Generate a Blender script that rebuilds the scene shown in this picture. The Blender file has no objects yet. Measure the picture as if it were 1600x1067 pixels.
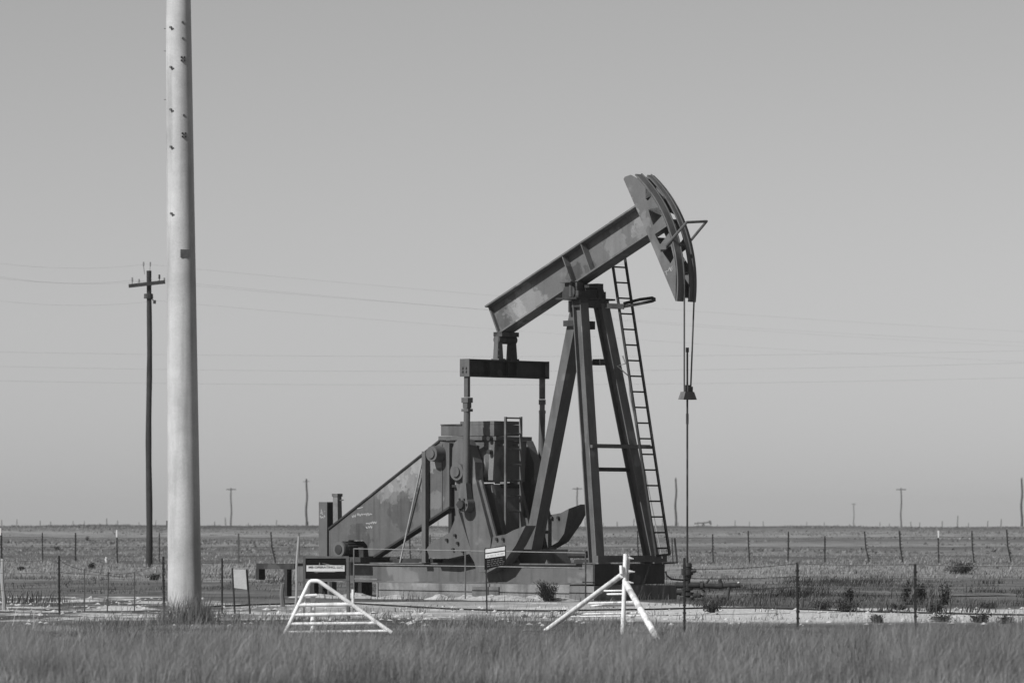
import bpy, bmesh, math, random
import numpy as np
from mathutils import Vector, Matrix, noise as mnoise

random.seed(7)
rng = np.random.default_rng(11)
R = math.radians
scene = bpy.context.scene
col = scene.collection

# ------------------------------------------------------------------ camera geometry
F, CX, HY, CAMZ = 8000.0, 800.0, 820.0, 1.45        # focal length in photo pixels, horizon row, eye height
def W(px, py, Y):
    """the point of the place at distance Y that the photo shows at (px, py)"""
    return Vector(((px - CX) * Y / F, Y, CAMZ + (HY - py) * Y / F))
def gX(px, Y): return (px - CX) * Y / F
def groundY(py): return F * CAMZ / (py - HY)

# pump frame: s along the beam (towards the head), t sideways (towards the viewer)
A = R(42)
ca, sa = math.cos(A), math.sin(A)
X0, Y0 = (912 - CX) * 100 / F, 100.0
def Lt(px, py, t):
    k = (px - CX) / F
    s = (k * (Y0 - t * ca) - X0 + t * sa) / (ca + k * sa)
    Y = Y0 - s * sa - t * ca
    return Vector((s, -t, CAMZ + (HY - py) * Y / F))
def Ls(px, py, s):
    k = (px - CX) / F
    t = (X0 + s * ca - k * (Y0 - s * sa)) / (sa - k * ca)
    Y = Y0 - s * sa - t * ca
    return Vector((s, -t, CAMZ + (HY - py) * Y / F))
def l2w(v):
    s, t = v[0], -v[1]
    return Vector((X0 + s * ca - t * sa, Y0 - s * sa - t * ca, v[2]))

# ------------------------------------------------------------------ helpers
class MB:
    def __init__(self): self.bm = bmesh.new()
    def face(self, pts):
        return self.bm.faces.new([self.bm.verts.new(p) for p in pts])
    def hexa(self, a, b):
        """two matching loops joined to a closed solid"""
        va = [self.bm.verts.new(p) for p in a]; vb = [self.bm.verts.new(p) for p in b]
        n = len(va)
        self.bm.faces.new(va[::-1]); self.bm.faces.new(vb)
        for i in range(n):
            j = (i + 1) % n
            self.bm.faces.new((va[i], va[j], vb[j], vb[i]))
        return self
    def box(self, lo, hi):
        x0, y0, z0 = lo; x1, y1, z1 = hi
        return self.hexa([(x0,y0,z0),(x1,y0,z0),(x1,y1,z0),(x0,y1,z0)], [(x0,y0,z1),(x1,y0,z1),(x1,y1,z1),(x0,y1,z1)])
    def bar(self, p, q, w, h, side=(0,1,0)):
        """straight bar, w measured along `side`, h across it"""
        p, q = Vector(p), Vector(q); d = (q - p).normalized()
        sd = Vector(side); sd = (sd - d * sd.dot(d)).normalized(); up = d.cross(sd)
        c = [(-.5,-.5),(.5,-.5),(.5,.5),(-.5,.5)]
        return self.hexa([p + sd*w*a + up*h*b for a,b in c], [q + sd*w*a + up*h*b for a,b in c])
    def hbeam(self, p, q, w, h, tf, tw, side=(0,1,0)):
        """I section: flanges w wide along `side`, h deep"""
        p, q = Vector(p), Vector(q); d = (q - p).normalized()
        sd = Vector(side); sd = (sd - d * sd.dot(d)).normalized(); up = d.cross(sd)
        o = up * (h/2 - tf/2)
        self.bar(p + o, q + o, w, tf, side); self.bar(p - o, q - o, w, tf, side)
        return self.bar(p, q, tw, h - 2*tf - .0005, side)
    def tube(self, p, q, r, r2=None, seg=12):
        p, q = Vector(p), Vector(q); d = (q - p).normalized(); r2 = r if r2 is None else r2
        a = d.orthogonal().normalized(); b = d.cross(a)
        cs = [(math.cos(2*math.pi*i/seg), math.sin(2*math.pi*i/seg)) for i in range(seg)]
        self.hexa([p + (a*x + b*y)*r for x,y in cs], [q + (a*x + b*y)*r2 for x,y in cs])
        return self
    def path(self, pts, r, seg=8, radii=None):
        pts = [Vector(p) for p in pts]; n = len(pts); rings = []
        a = None
        for i, p in enumerate(pts):
            d = (pts[min(i+1,n-1)] - pts[max(i-1,0)]).normalized()
            a = d.orthogonal().normalized() if a is None else (a - d*a.dot(d)).normalized()
            b = d.cross(a); rr = radii[i] if radii else r
            rings.append([self.bm.verts.new(p + (a*math.cos(2*math.pi*k/seg) + b*math.sin(2*math.pi*k/seg))*rr) for k in range(seg)])
        for i in range(n-1):
            for k in range(seg):
                m = (k+1) % seg
                self.bm.faces.new((rings[i][k], rings[i][m], rings[i+1][m], rings[i+1][k]))
        self.bm.faces.new(rings[0][::-1]); self.bm.faces.new(rings[-1])
        return self
    def prism(self, poly, t0, t1):
        """(s, z) outline between sideways offsets t0 and t1"""
        return self.hexa([(s,-t0,z) for s,z in poly], [(s,-t1,z) for s,z in poly])
    def build(self, name, mat, parent=None, smooth=False, base=None):
        bm = self.bm
        bmesh.ops.recalc_face_normals(bm, faces=bm.faces)
        me = bpy.data.meshes.new(name)
        if base is not None: bmesh.ops.translate(bm, verts=bm.verts, vec=-Vector(base))
        bm.to_mesh(me); bm.free()
        me.materials.append(mat)
        if smooth:
            for p in me.polygons: p.use_smooth = True
            try: me.set_sharp_from_angle(angle=R(40))
            except Exception: pass
        o = bpy.data.objects.new(name, me); col.objects.link(o)
        if parent: o.parent = parent
        if base is not None: o.location = base
        return o
def tag(o, label=None, cat=None, group=None, kind=None):
    if label: o['label'] = label
    if cat: o['category'] = cat
    if group: o['group'] = group
    if kind: o['kind'] = kind
    return o
def empty(name, loc, label, cat, group=None, rz=0):
    o = bpy.data.objects.new(name, None); col.objects.link(o)
    o.location = loc; o.rotation_euler = (0,0,rz); o.empty_display_size = .2
    return tag(o, label, cat, group)
def ocopy(o, parent=None, loc=None):
    c = o.copy(); col.objects.link(c)
    if parent: c.parent = parent
    if loc is not None: c.location = loc
    return c
def plate(name, outer, holes, t0, t1, mat, parent):
    """flat plate with cut-outs: (s, z) loops, between sideways offsets t0 > t1"""
    cu = bpy.data.curves.new('plate_outline', 'CURVE'); cu.dimensions = '2D'; cu.fill_mode = 'BOTH'
    for lp in [outer] + holes:
        sp = cu.splines.new('POLY'); sp.points.add(len(lp) - 1); sp.use_cyclic_u = True
        for p, (s, z) in zip(sp.points, lp): p.co = (s, z, 0, 1)
    cu.extrude = abs(t0 - t1) / 2
    tmp = bpy.data.objects.new('plate_outline', cu); col.objects.link(tmp)
    dg = bpy.context.evaluated_depsgraph_get()
    me = bpy.data.meshes.new_from_object(tmp.evaluated_get(dg))
    bpy.data.objects.remove(tmp); bpy.data.curves.remove(cu)
    mid = -(t0 + t1) / 2
    for v in me.vertices: v.co = (v.co.x, mid - v.co.z, v.co.y)
    me.materials.clear(); me.materials.append(mat); me.name = name
    o = bpy.data.objects.new(name, me); col.objects.link(o); o.parent = parent
    return o
def lettering(name, text, size, mat, parent, M, width=None, align='CENTER', bold=0.0):
    cu = bpy.data.curves.new('letters', 'FONT'); cu.body = text; cu.size = size
    cu.align_x = align; cu.align_y = 'CENTER'; cu.extrude = .002; cu.offset = bold
    tmp = bpy.data.objects.new('letters', cu); col.objects.link(tmp)
    dg = bpy.context.evaluated_depsgraph_get()
    me = bpy.data.meshes.new_from_object(tmp.evaluated_get(dg))
    bpy.data.objects.remove(tmp); bpy.data.curves.remove(cu)
    if width:
        xs = [v.co.x for v in me.vertices]; k = width / (max(xs) - min(xs))
        for v in me.vertices: v.co.x *= k
    me.transform(M); me.materials.clear(); me.materials.append(mat); me.name = name
    o = bpy.data.objects.new(name, me); col.objects.link(o); o.parent = parent
    return o

# ------------------------------------------------------------------ materials (the photograph is black and white)
def mat_new(name):
    m = bpy.data.materials.new(name); m.use_nodes = True
    nt = m.node_tree; nt.nodes.clear()
    out = nt.nodes.new('ShaderNodeOutputMaterial')
    bs = nt.nodes.new('ShaderNodeBsdfPrincipled')
    nt.links.new(bs.outputs[0], out.inputs['Surface'])
    return m, nt, bs, out
def N(nt, typ, **kw):
    n = nt.nodes.new(typ)
    for k, v in kw.items():
        if k == 'i':
            for kk, vv in v.items():
                n.inputs[kk].default_value = vv
        else: setattr(n, k, v)
    return n
def mathn(nt, op, a, b=None, c=None, clamp=False):
    n = nt.nodes.new('ShaderNodeMath'); n.operation = op; n.use_clamp = clamp
    for i, v in enumerate((a, b, c)):
        if v is None: continue
        if isinstance(v, (int, float)): n.inputs[i].default_value = v
        else: nt.links.new(v, n.inputs[i])
    return n.outputs[0]
def mrange(nt, v, a, b, c=0.0, d=1.0, smooth=True):
    n = nt.nodes.new('ShaderNodeMapRange'); n.clamp = True
    if smooth: n.interpolation_type = 'SMOOTHSTEP'
    nt.links.new(v, n.inputs[0])
    for i, x in zip((1,2,3,4), (a,b,c,d)): n.inputs[i].default_value = x
    return n.outputs[0]
def noise_tex(nt, vec, scale, detail=4, rough=.6, sc3=None):
    if sc3:
        mp = N(nt, 'ShaderNodeMapping', i={'Scale': sc3}); nt.links.new(vec, mp.inputs[0]); vec = mp.outputs[0]
    n = N(nt, 'ShaderNodeTexNoise', i={'Scale': scale, 'Detail': detail, 'Roughness': rough})
    nt.links.new(vec, n.inputs['Vector'])
    return n.outputs['Fac']
def mixf(nt, f, a, b):
    n = nt.nodes.new('ShaderNodeMix'); n.data_type = 'FLOAT'
    for i, v in zip((0, 2, 3), (f, a, b)):
        if isinstance(v, (int, float)): n.inputs[i].default_value = v
        else: nt.links.new(v, n.inputs[i])
    return n.outputs[0]
def surface(name, base, var=.25, scale=2.0, patch=0.0, patch_scale=1.2, streak=.2, rough=.6, bump=.0, spec=.3, spots=()):
    """weathered grey surface: mottling, vertical run-off streaks, faded repaint patches"""
    m, nt, bs, out = mat_new(name)
    tc = N(nt, 'ShaderNodeTexCoord').outputs['Object']
    v = base
    n1 = noise_tex(nt, tc, scale, 6, .65)
    f = mrange(nt, n1, .3, .7, 1 - var, 1 + var, False)
    v = mathn(nt, 'MULTIPLY', f, base)
    if streak:
        n2 = noise_tex(nt, tc, 1.0, 3, .5, (7.0, 7.0, .5))
        v = mathn(nt, 'MULTIPLY', v, mrange(nt, n2, .45, .72, 1.0, 1 - streak))
    if patch:
        n3 = noise_tex(nt, tc, patch_scale, 3, .5)
        v = mathn(nt, 'ADD', v, mathn(nt, 'MULTIPLY', mrange(nt, n3, .60, .64), patch))
    if spots:
        wob = mathn(nt, 'MULTIPLY', mathn(nt, 'SUBTRACT', noise_tex(nt, tc, 5.0, 5, .65), .5), 2.6)
        for (c, r, amt) in spots:
            d = N(nt, 'ShaderNodeVectorMath', operation='DISTANCE'); nt.links.new(tc, d.inputs[0]); d.inputs[1].default_value = c
            k = mathn(nt, 'ADD', mathn(nt, 'DIVIDE', d.outputs['Value'], r), wob)
            v = mathn(nt, 'ADD', v, mathn(nt, 'MULTIPLY', mrange(nt, k, 1.05, .85), amt))
    n4 = noise_tex(nt, tc, 45, 2, .5)
    v = mathn(nt, 'MULTIPLY', v, mrange(nt, n4, .3, .7, .93, 1.07, False))
    nt.links.new(v, bs.inputs['Base Color'])
    bs.inputs['Roughness'].default_value = rough
    bs.inputs['Specular IOR Level'].default_value = spec
    if bump:
        b = N(nt, 'ShaderNodeBump', i={'Strength': bump, 'Distance': .02}); nt.links.new(noise_tex(nt, tc, 30, 4, .6), b.inputs['Height'])
        nt.links.new(b.outputs[0], bs.inputs['Normal'])
    return m

M = {}
M['steel']   = surface('painted_steel', .112, .18, 2.2, .05, 1.1, .25, spec=.15)
M['beam']    = surface('faded_beam_paint', .125, .14, 1.6, .03, .9, .18, spec=.15, spots=[(Lt(x_, y_, .01), r_, a_) for x_, y_, r_, a_ in ((826,474,.42,.075),(806,486,.28,.06),(788,497,.25,-.03),(962,382,.30,.05),(900,432,.22,-.045),(922,420,.16,-.04),(1000,330,.3,.04),(1012,350,.35,.05),(990,300,.3,.03))])
M['guard']   = surface('faded_guard_paint', .108, .16, 2.0, .03, .9, .34, spec=.15, spots=[(Lt(x_, y_, .72), r_, a_) for x_, y_, r_, a_ in ((642,738,.42,.085),(655,722,.30,.08),(622,752,.25,.06),(600,765,.22,.05),(677,716,.25,.10),(612,764,.3,.05),(680,780,.2,.05),(560,845,.3,-.03),(630,800,.35,-.025))])
M['dark']    = surface('greasy_and_shaded_steel', .040, .35, 3.0, .03, 2.0, .3, spec=.2)  # also carries painted shade on the equalizer and far bearing leg
M['black']   = surface('black_steel', .02, .3, 3.0, 0, 1, .1, spec=.15)
M['galv']    = surface('galvanised_steel', .30, .2, 4.0, 0, 1, .1)
M['rail']    = surface('dull_rail', .20, .3, 6.0, 0, 1, .1)
M['meter']   = surface('dull_meter_paint', .17, .3, 6.0, 0, 1, .4)
M['cable']   = surface('wire_rope', .07, .2, 8.0, 0, 1, 0)
M['white']   = surface('white_pipe_paint', .80, .14, 3.0, -.30, 2.6, .28, .5)
M['concrete'] = surface('cast_concrete', .19, .28, 2.5, .05, 1.2, .35, .9, .3)
M['footing'] = surface('old_and_shaded_concrete', .15, .22, 2.0, .06, 1.0, .35, .9, .3)
M['pole']    = surface('pale_pole', .46, .20, 1.3, -.05, .5, .26, .8)
M['wood']    = surface('weathered_wood', .035, .3, 5.0, 0, 1, .4, .9)
M['farwood'] = surface('far_wood', .07, .3, 5.0, 0, 1, .2, .9)
M['tpost']   = surface('fence_post_steel', .022, .3, 6.0, 0, 1, .1)
M['rust']    = surface('rusty_stake', .11, .35, 6.0, 0, 1, .1)
M['wire']    = surface('old_wire', .09, .2, 6.0, 0, 1, 0)
M['signblack'] = surface('sign_black', .008, .1, 3.0, 0, 1, 0, .6, spec=.1)
M['signwhite'] = surface('sign_white', .62, .08, 4.0, 0, 1, .08, .5)
M['signgrey'] = surface('sign_grey', .42, .12, 6.0, .06, 3, .15, .6)
M['letter']  = surface('sign_letter', .10, .1, 3.0, 0, 1, 0, .6)
M['mark']    = surface('chalk_mark', .34, .15, 12.0, 0, 1, 0, .8)
M['glass']   = surface('insulator_glaze', .25, .1, 8.0, 0, 1, 0, .3)

# ------------------------------------------------------------------ sky, sun, camera
EL = R(39); AZ = R(48)                       # sun height; angle left of straight behind the camera
sun_dir = Vector((-math.sin(AZ)*math.cos(EL), -math.cos(AZ)*math.cos(EL), math.sin(EL)))
world = bpy.data.worlds.new("World"); scene.world = world; world.use_nodes = True
wn = world.node_tree; wn.nodes.clear()
sky = wn.nodes.new('ShaderNodeTexSky'); sky.sky_type = 'NISHITA'; sky.sun_disc = False
sky.sun_elevation = EL; sky.sun_rotation = math.atan2(sun_dir.x, sun_dir.y)
sky.air_density = 2.0; sky.dust_density = .8; sky.ozone_density = 1.0; sky.altitude = 900
bw = wn.nodes.new('ShaderNodeSeparateColor'); bg = wn.nodes.new('ShaderNodeBackground'); wo = wn.nodes.new('ShaderNodeOutputWorld')
bg.inputs['Strength'].default_value = .0625
wn.links.new(sky.outputs[0], bw.inputs[0]); wn.links.new(bw.outputs[0], bg.inputs['Color']); wn.links.new(bg.outputs[0], wo.inputs['Surface'])
sl = bpy.data.lights.new('sun', 'SUN'); sl.energy = 4.7; sl.angle = R(.5); sl.color = (1,1,1)
so = bpy.data.objects.new('sun', sl); col.objects.link(so)
so.rotation_euler = sun_dir.to_track_quat('Z', 'Y').to_euler(); so.location = (-30, -30, 40)

cam = bpy.data.cameras.new('camera'); co = bpy.data.objects.new('camera', cam); col.objects.link(co)
co.location = (0, 0, CAMZ); co.rotation_euler = (R(90), 0, 0)
cam.sensor_width = 36; cam.lens = 36 * F / 1600
cam.shift_y = (HY - 533.5) / 1600
cam.clip_start = 1; cam.clip_end = 20000
cam.dof.use_dof = True; cam.dof.focus_distance = 98; cam.dof.aperture_fstop = 5.0
scene.camera = co
scene.view_settings.view_transform = 'Standard'; scene.view_settings.look = 'None'
scene.view_settings.exposure = 0; scene.view_settings.gamma = 1
scene.cycles.max_bounces = 6; scene.cycles.volume_bounces = 1; scene.cycles.use_denoising = True

# ------------------------------------------------------------------ ground
def hgt(x, y):
    """gentle terrain: flat round the pump, a low swell far off, falling away behind it"""
    z = .05 * mnoise.noise((x*.11, y*.05, 0)) * min(1, max(0, (y - 20) / 30))
    d = max(0, 1 - abs(y - 100) / 14) * (1 if abs(x) < 14 else 0)
    z *= 1 - d
    def ss(a, b, v):
        v = min(1, max(0, (v - a)/(b - a))); return v*v*(3 - 2*v)
    up = ss(260, 640, y)
    z += up * (1.26 + .26 * mnoise.noise((x*.03, 3.3, 0)) + .15 * mnoise.noise((x*.14, 9.1, 0)) + .06 * mnoise.noise((x*.5, 1.7, 0))) * (1 - ss(660, 1000, y))
    z += .10 * up * mnoise.noise((x*.05, y*.02, 5.0)) * (1 - ss(660, 1000, y))
    z -= 1.0 * ss(660, 1100, y)
    z += .25 * ss(130, 260, y) * mnoise.noise((x*.02, y*.02, 2.0)) * (1 - ss(300, 600, y))
    return z
def build_ground():
    ys = [-30, 0, 20, 30, 38] + list(np.arange(44, 140, 1.0)) + list(np.arange(140, 300, 5.0)) + list(np.arange(300, 720, 8.0)) + list(np.geomspace(740, 3500, 18))
    nx = 150
    verts, faces = [], []
    for y in ys:
        half = max(18, .2 * max(y, 0) + 8) if y < 800 else .6 * y
        for i in range(nx + 1):
            u = i / nx * 2 - 1
            x = half * u * (.55 + .45 * abs(u)**3) if y < 800 else half * u
            if i in (0, nx): x = math.copysign(max(half, 700 + .38*max(y,0)), x)
            verts.append((x, y, hgt(x, y)))
    for j in range(len(ys) - 1):
        for i in range(nx):
            a = j*(nx+1) + i
            faces.append((a, a+1, a+nx+2, a+nx+1))
    me = bpy.data.meshes.new('ground'); me.from_pydata(verts, [], faces); me.update()
    for p in me.polygons: p.use_smooth = True
    m, nt, bs, out = mat_new('prairie_ground')
    pos = N(nt, 'ShaderNodeNewGeometry').outputs['Position']
    sep = N(nt, 'ShaderNodeSeparateXYZ'); nt.links.new(pos, sep.inputs[0])
    x, y = sep.outputs[0], sep.outputs[1]
    n_big = noise_tex(nt, pos, .06, 4, .6, (1, .45, 1))
    n_mid = noise_tex(nt, pos, .5, 5, .65, (1, .5, 1))
    n_fine = noise_tex(nt, pos, 3.0, 5, .7, (1, .35, 1))
    n_far = noise_tex(nt, pos, .012, 6, .62, (.55, 1.2, 1))
    # open range: long bands of paler and darker growth
    yd = mathn(nt, 'ADD', y, mathn(nt, 'MULTIPLY', mathn(nt, 'SUBTRACT', n_big, .5), 60))
    ramp = N(nt, 'ShaderNodeValToRGB'); cr = ramp.color_ramp; cr.interpolation = 'EASE'
    nt.links.new(mrange(nt, yd, 90, 700, 0, 1, False), ramp.inputs[0])
    def stop(p, v):
        e = cr.elements.new(p); e.color = (v, v, v, 1)
    cr.elements[0].position = 0; cr.elements[0].color = (.085,)*3 + (1,)
    cr.elements[1].position = 1; cr.elements[1].color = (.105,)*3 + (1,)
    for yy, v in ((108,.125),(126,.12),(138,.21),(182,.21),(196,.11),(240,.11),(262,.17),(300,.13),(330,.20),(380,.14),(450,.21),(500,.17),(550,.10),(640,.085)):
        stop((yy - 90)/610, v)
    range_v = N(nt, 'ShaderNodeRGBToBW'); nt.links.new(ramp.outputs[0], range_v.inputs[0])
    v = mathn(nt, 'MULTIPLY', range_v.outputs[0], mrange(nt, n_mid, .3, .7, .5, 1.5, False))
    v = mathn(nt, 'MULTIPLY', v, mrange(nt, n_far, .3, .7, .72, 1.28, False))
    v = mathn(nt, 'MULTIPLY', v, mrange(nt, n_fine, .3, .7, .8, 1.22, False))
    # crushed caliche of the lease pad
    far_edge = mixf(nt, mrange(nt, x, 2.0, 5.0), 97, 89)
    far_edge = mixf(nt, mrange(nt, x, -7.5, -5.0), 104, far_edge)
    e1 = mathn(nt, 'ADD', y, mathn(nt, 'MULTIPLY', mathn(nt, 'SUBTRACT', n_mid, .5), 5.0))
    d_far = mathn(nt, 'SUBTRACT', far_edge, e1)
    g = mathn(nt, 'MULTIPLY', mrange(nt, d_far, -.4, .6), mrange(nt, mathn(nt, 'SUBTRACT', e1, mixf(nt, mrange(nt, x, 1.5, 4.0), 3.8, 0.0)), 72.5, 75.5))
    holes = mrange(nt, noise_tex(nt, pos, .55, 5, .68, (1, .55, 1)), .43, .52)
    left = mrange(nt, x, -5.5, -3.0, 1.0, .45)
    right = mixf(nt, mrange(nt, x, 0.5, 3.5), left, .06)
    g = mathn(nt, 'MULTIPLY', g, mathn(nt, 'SUBTRACT', 1.0, mathn(nt, 'MULTIPLY', holes, right)))
    stone = mathn(nt, 'MULTIPLY', mrange(nt, noise_tex(nt, pos, 7, 5, .75), .3, .7, .70, 1.25, False), .52)
    v = mixf(nt, g, v, stone)
    # bare soil under the tall roadside grass
    v = mixf(nt, mrange(nt, e1, 73, 78), mathn(nt, 'MULTIPLY', n_fine, .17), v)
    nt.links.new(v, bs.inputs['Base Color'])
    bs.inputs['Roughness'].default_value = 1; bs.inputs['Specular IOR Level'].default_value = .05
    b = N(nt, 'ShaderNodeBump', i={'Strength': .6, 'Distance': .15}); nt.links.new(n_fine, b.inputs['Height']); nt.links.new(b.outputs[0], bs.inputs['Normal'])
    me.materials.append(m)
    o = bpy.data.objects.new('ground', me); col.objects.link(o)
    return tag(o, 'flat prairie with a pale crushed rock pad under the pump', 'ground', kind='structure')
build_ground()

# ------------------------------------------------------------------ grass and other growth that nobody could count
def leaf_material(name, lo, hi, trans=.25):
    m, nt, bs, out = mat_new(name)
    rnd = N(nt, 'ShaderNodeNewGeometry').outputs['Random Per Island']
    pos = N(nt, 'ShaderNodeNewGeometry').outputs['Position']
    nb = noise_tex(nt, pos, .45, 4, .6)
    v = mathn(nt, 'MULTIPLY', mrange(nt, rnd, 0, 1, lo, hi, False), mrange(nt, nb, .32, .68, .55, 1.4, False))
    nt.links.new(v, bs.inputs['Base Color']); bs.inputs['Roughness'].default_value = .8; bs.inputs['Specular IOR Level'].default_value = .15
    tr = N(nt, 'ShaderNodeBsdfTranslucent'); nt.links.new(v, tr.inputs[0])
    mx = N(nt, 'ShaderNodeMixShader', i={0: trans}); nt.links.new(bs.outputs[0], mx.inputs[1]); nt.links.new(tr.outputs[0], mx.inputs[2])
    nt.links.new(mx.outputs[0], out.inputs['Surface'])
    return m
def blades(name, base, height, width, lean, mat, label, cat):
    """a mesh of bent grass blades: base (n,3), height, width, lean (n,)"""
    n = len(base)
    az = rng.uniform(0, 2*np.pi, n); fa = rng.uniform(0, np.pi, n)
    side = np.stack([np.cos(fa), np.sin(fa)*.5, np.zeros(n)], 1)
    ld = np.stack([np.cos(az) + .35, np.sin(az), np.zeros(n)], 1)          # a light wind from the left
    w = width[:, None] * side * .5
    mid = base + np.array([0,0,1.])*(height*.55)[:, None] + ld*(lean*height*.3)[:, None]
    tip = base + np.array([0,0,1.])*height[:, None] + ld*(lean*height)[:, None]
    V = np.stack([base - w, base + w, mid + w*.75, mid - w*.75, tip], 1).reshape(-1, 3)
    k = np.arange(n)*5
    loops = np.stack([k, k+1, k+2, k+3, k+3, k+2, k+4], 1).reshape(-1)
    starts = np.stack([np.arange(n)*7, np.arange(n)*7 + 4], 1).reshape(-1)
    me = bpy.data.meshes.new(name)
    me.vertices.add(len(V)); me.vertices.foreach_set('co', V.astype(np.float32).reshape(-1))
    me.loops.add(len(loops)); me.loops.foreach_set('vertex_index', loops.astype(np.int32))
    me.polygons.add(len(starts)); me.polygons.foreach_set('loop_start', starts.astype(np.int32))
    me.update(calc_edges=True); me.validate()
    me.materials.append(mat)
    o = bpy.data.objects.new(name, me); col.objects.link(o)
    return tag(o, label, cat, kind='stuff')
def heights(xy): return np.array([hgt(float(a), float(b)) for a, b in xy])
def clumpy(x, y, f, seed):
    return np.array([mnoise.noise((float(a)*f, float(b)*f*.6, seed)) for a, b in zip(x, y)])

n = 400000
y = rng.uniform(43, 79, n); x = rng.uniform(-1, 1, n) * .14 * y
cl = clumpy(x, y, .55, 1.0); c2 = clumpy(x, y, 1.8, 4.0); c3 = clumpy(x, y*0, .8, 8.0); c4 = clumpy(x, y, .22, 12.0)
lim = 76.0 - 3.2*np.clip((x - 1.5)/3, 0, 1)
edge = np.clip((lim + 3.0*c2 + 3.0*cl + 2.0*c3 - y) / 6.0, 0, 1)
keep = rng.uniform(0, 1, n) < np.clip(.66 + .6*cl + .5*c2 + .5*c4, .10, 1) * np.clip(edge*1.7, .03, 1)
x, y, cl, c2, c3, c4, edge = (v_[keep] for v_ in (x, y, cl, c2, c3, c4, edge))
near = np.clip((60.5 + 2.5*c3 + 2.5*cl + 1.5*c2 - y) / 9.0, 0, 1)
h = (.19 + .15*cl + .11*c2 + .15*c4 + rng.gamma(1.4, .045, len(x))) * (.17 + .83*near) * (.55 + .45*edge) * (1 + .5*c2 + .5*cl)
tall = rng.uniform(0, 1, len(x)) < .018
h = np.where(tall, h*1.6 + rng.uniform(.02, .14, len(x))*(.3 + .7*near), np.clip(h, .03, .5))
z = np.array([hgt(float(a), float(b)) for a, b in zip(x, y)]) - .01
blades('tall_grass', np.stack([x, y, z], 1), h, rng.uniform(.0035, .0075, len(x)), rng.uniform(.05, .65, len(x)),
       leaf_material('roadside_grass', .13, .33), 'unmown roadside grass filling the foreground', 'grass')

def tufts(name, ntuft, per, yr, xr, hr, wr, mat, label, cat, dens=None, spread=.12):
    y = rng.uniform(*yr, ntuft); x = xr(y, rng.uniform(-1, 1, ntuft))
    if dens is not None:
        k = rng.uniform(0, 1, ntuft) < dens(x, y); x, y = x[k], y[k]
    z = heights(zip(x, y)); m_ = len(x)
    hh = rng.uniform(*hr, m_)
    b = np.repeat(np.stack([x, y, z - .01], 1), per, 0)
    b[:, 0] += rng.normal(0, spread, len(b)); b[:, 1] += rng.normal(0, spread, len(b))
    return blades(name, b, np.repeat(hh, per) * rng.uniform(.5, 1.1, len(b)), rng.uniform(*wr, len(b)), rng.uniform(.1, .8, len(b)), mat, label, cat)
wide = lambda y, u: u * .15 * y
# thin weeds coming up through the crushed rock
tufts('sparse_weeds', 2600, 9, (72, 100), wide, (.05, .20), (.006, .014), leaf_material('rock_weeds', .08, .24),
      'thin weeds coming up through the crushed rock', 'weeds',
      lambda x, y: np.clip(.16 + .9*clumpy(x, y, .8, 7.0) + .3*(np.abs(x + 3) < 5)*(y < 80), .02, 1) * np.where(x > 2.4, .35, 1) * np.where((y > 90) & (np.abs(x - .5) < 5), .25, 1))
# dark rank growth between the pad and the pale strip
tufts('dark_weeds', 9000, 10, (90, 142), wide, (.03, .15), (.008, .022), leaf_material('rank_weeds', .045, .17),
      'dark rank weeds growing behind the pale rock strip', 'weeds',
      lambda x, y: np.clip(.22 + 1.6*clumpy(x, y, .28, 3.0), .02, 1) * np.where((x > -8.5 - .02*y) & (x < 3.2) & (y < 108), 0.06, 1), .2)
# pale dry grass beyond
tufts('dry_grass', 12000, 8, (138, 260), wide, (.05, .16), (.02, .05), leaf_material('dry_range_grass', .16, .34),
      'pale dry grass of the open range behind the pump', 'grass', lambda x, y: np.clip(.55 + clumpy(x, y, .12, 5.0), .05, 1), .3)
tufts('far_scrub', 7000, 8, (260, 640), wide, (.06, .20), (.06, .2), leaf_material('far_range_scrub', .11, .28),
      'low scrub of the far range up to the horizon', 'scrub', lambda x, y: np.clip(.35 + 1.2*clumpy(x, y, .03, 6.0), .02, 1), .8)

tufts('tussocks', 520, 60, (45, 76), lambda y, u: u*.13*y, (.16, .40), (.005, .011), leaf_material('tussock_blades', .07, .24),
      'darker tussocks and taller stems standing in the roadside grass', 'grass',
      lambda x, y: np.clip(.35 + 1.6*clumpy(x, y, .35, 31.0), .03, 1) * np.clip((78 - y)/6, .2, 1) * np.where((y > 61) & ((np.abs(x + 2.35) < .95) | (np.abs(x - 1.3) < .75)), .12, 1) * np.where(y > 62, .22, 1), .14)
tufts('seed_stems', 1500, 2, (44, 74), lambda y, u: u*.13*y, (.24, .50), (.004, .007), leaf_material('seed_stalks', .22, .42, .1),
      'thin pale seed stalks over the roadside grass', 'grass', lambda x, y: np.clip(.3 + 1.2*clumpy(x, y, .5, 41.0), .05, 1) * np.where(y > 60, .2, 1), .05)
tufts('dark_scrub', 1900, 40, (84, 134), lambda y, u: u*.15*y, (.06, .26), (.012, .028), leaf_material('dark_scrub_leaves', .02, .075, .1),
      'ragged patches of dark scrub behind the pale rock strip', 'scrub',
      lambda x, y: np.clip(-.12 + 2.0*clumpy(x, y, .30, 51.0), 0, 1) * np.where(x > 3.0, 1, .35) * np.where((x > -8.5) & (x < 3.4) & (y < 112), 0, 1) * np.where(y < 88, .2, 1), .24)
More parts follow.
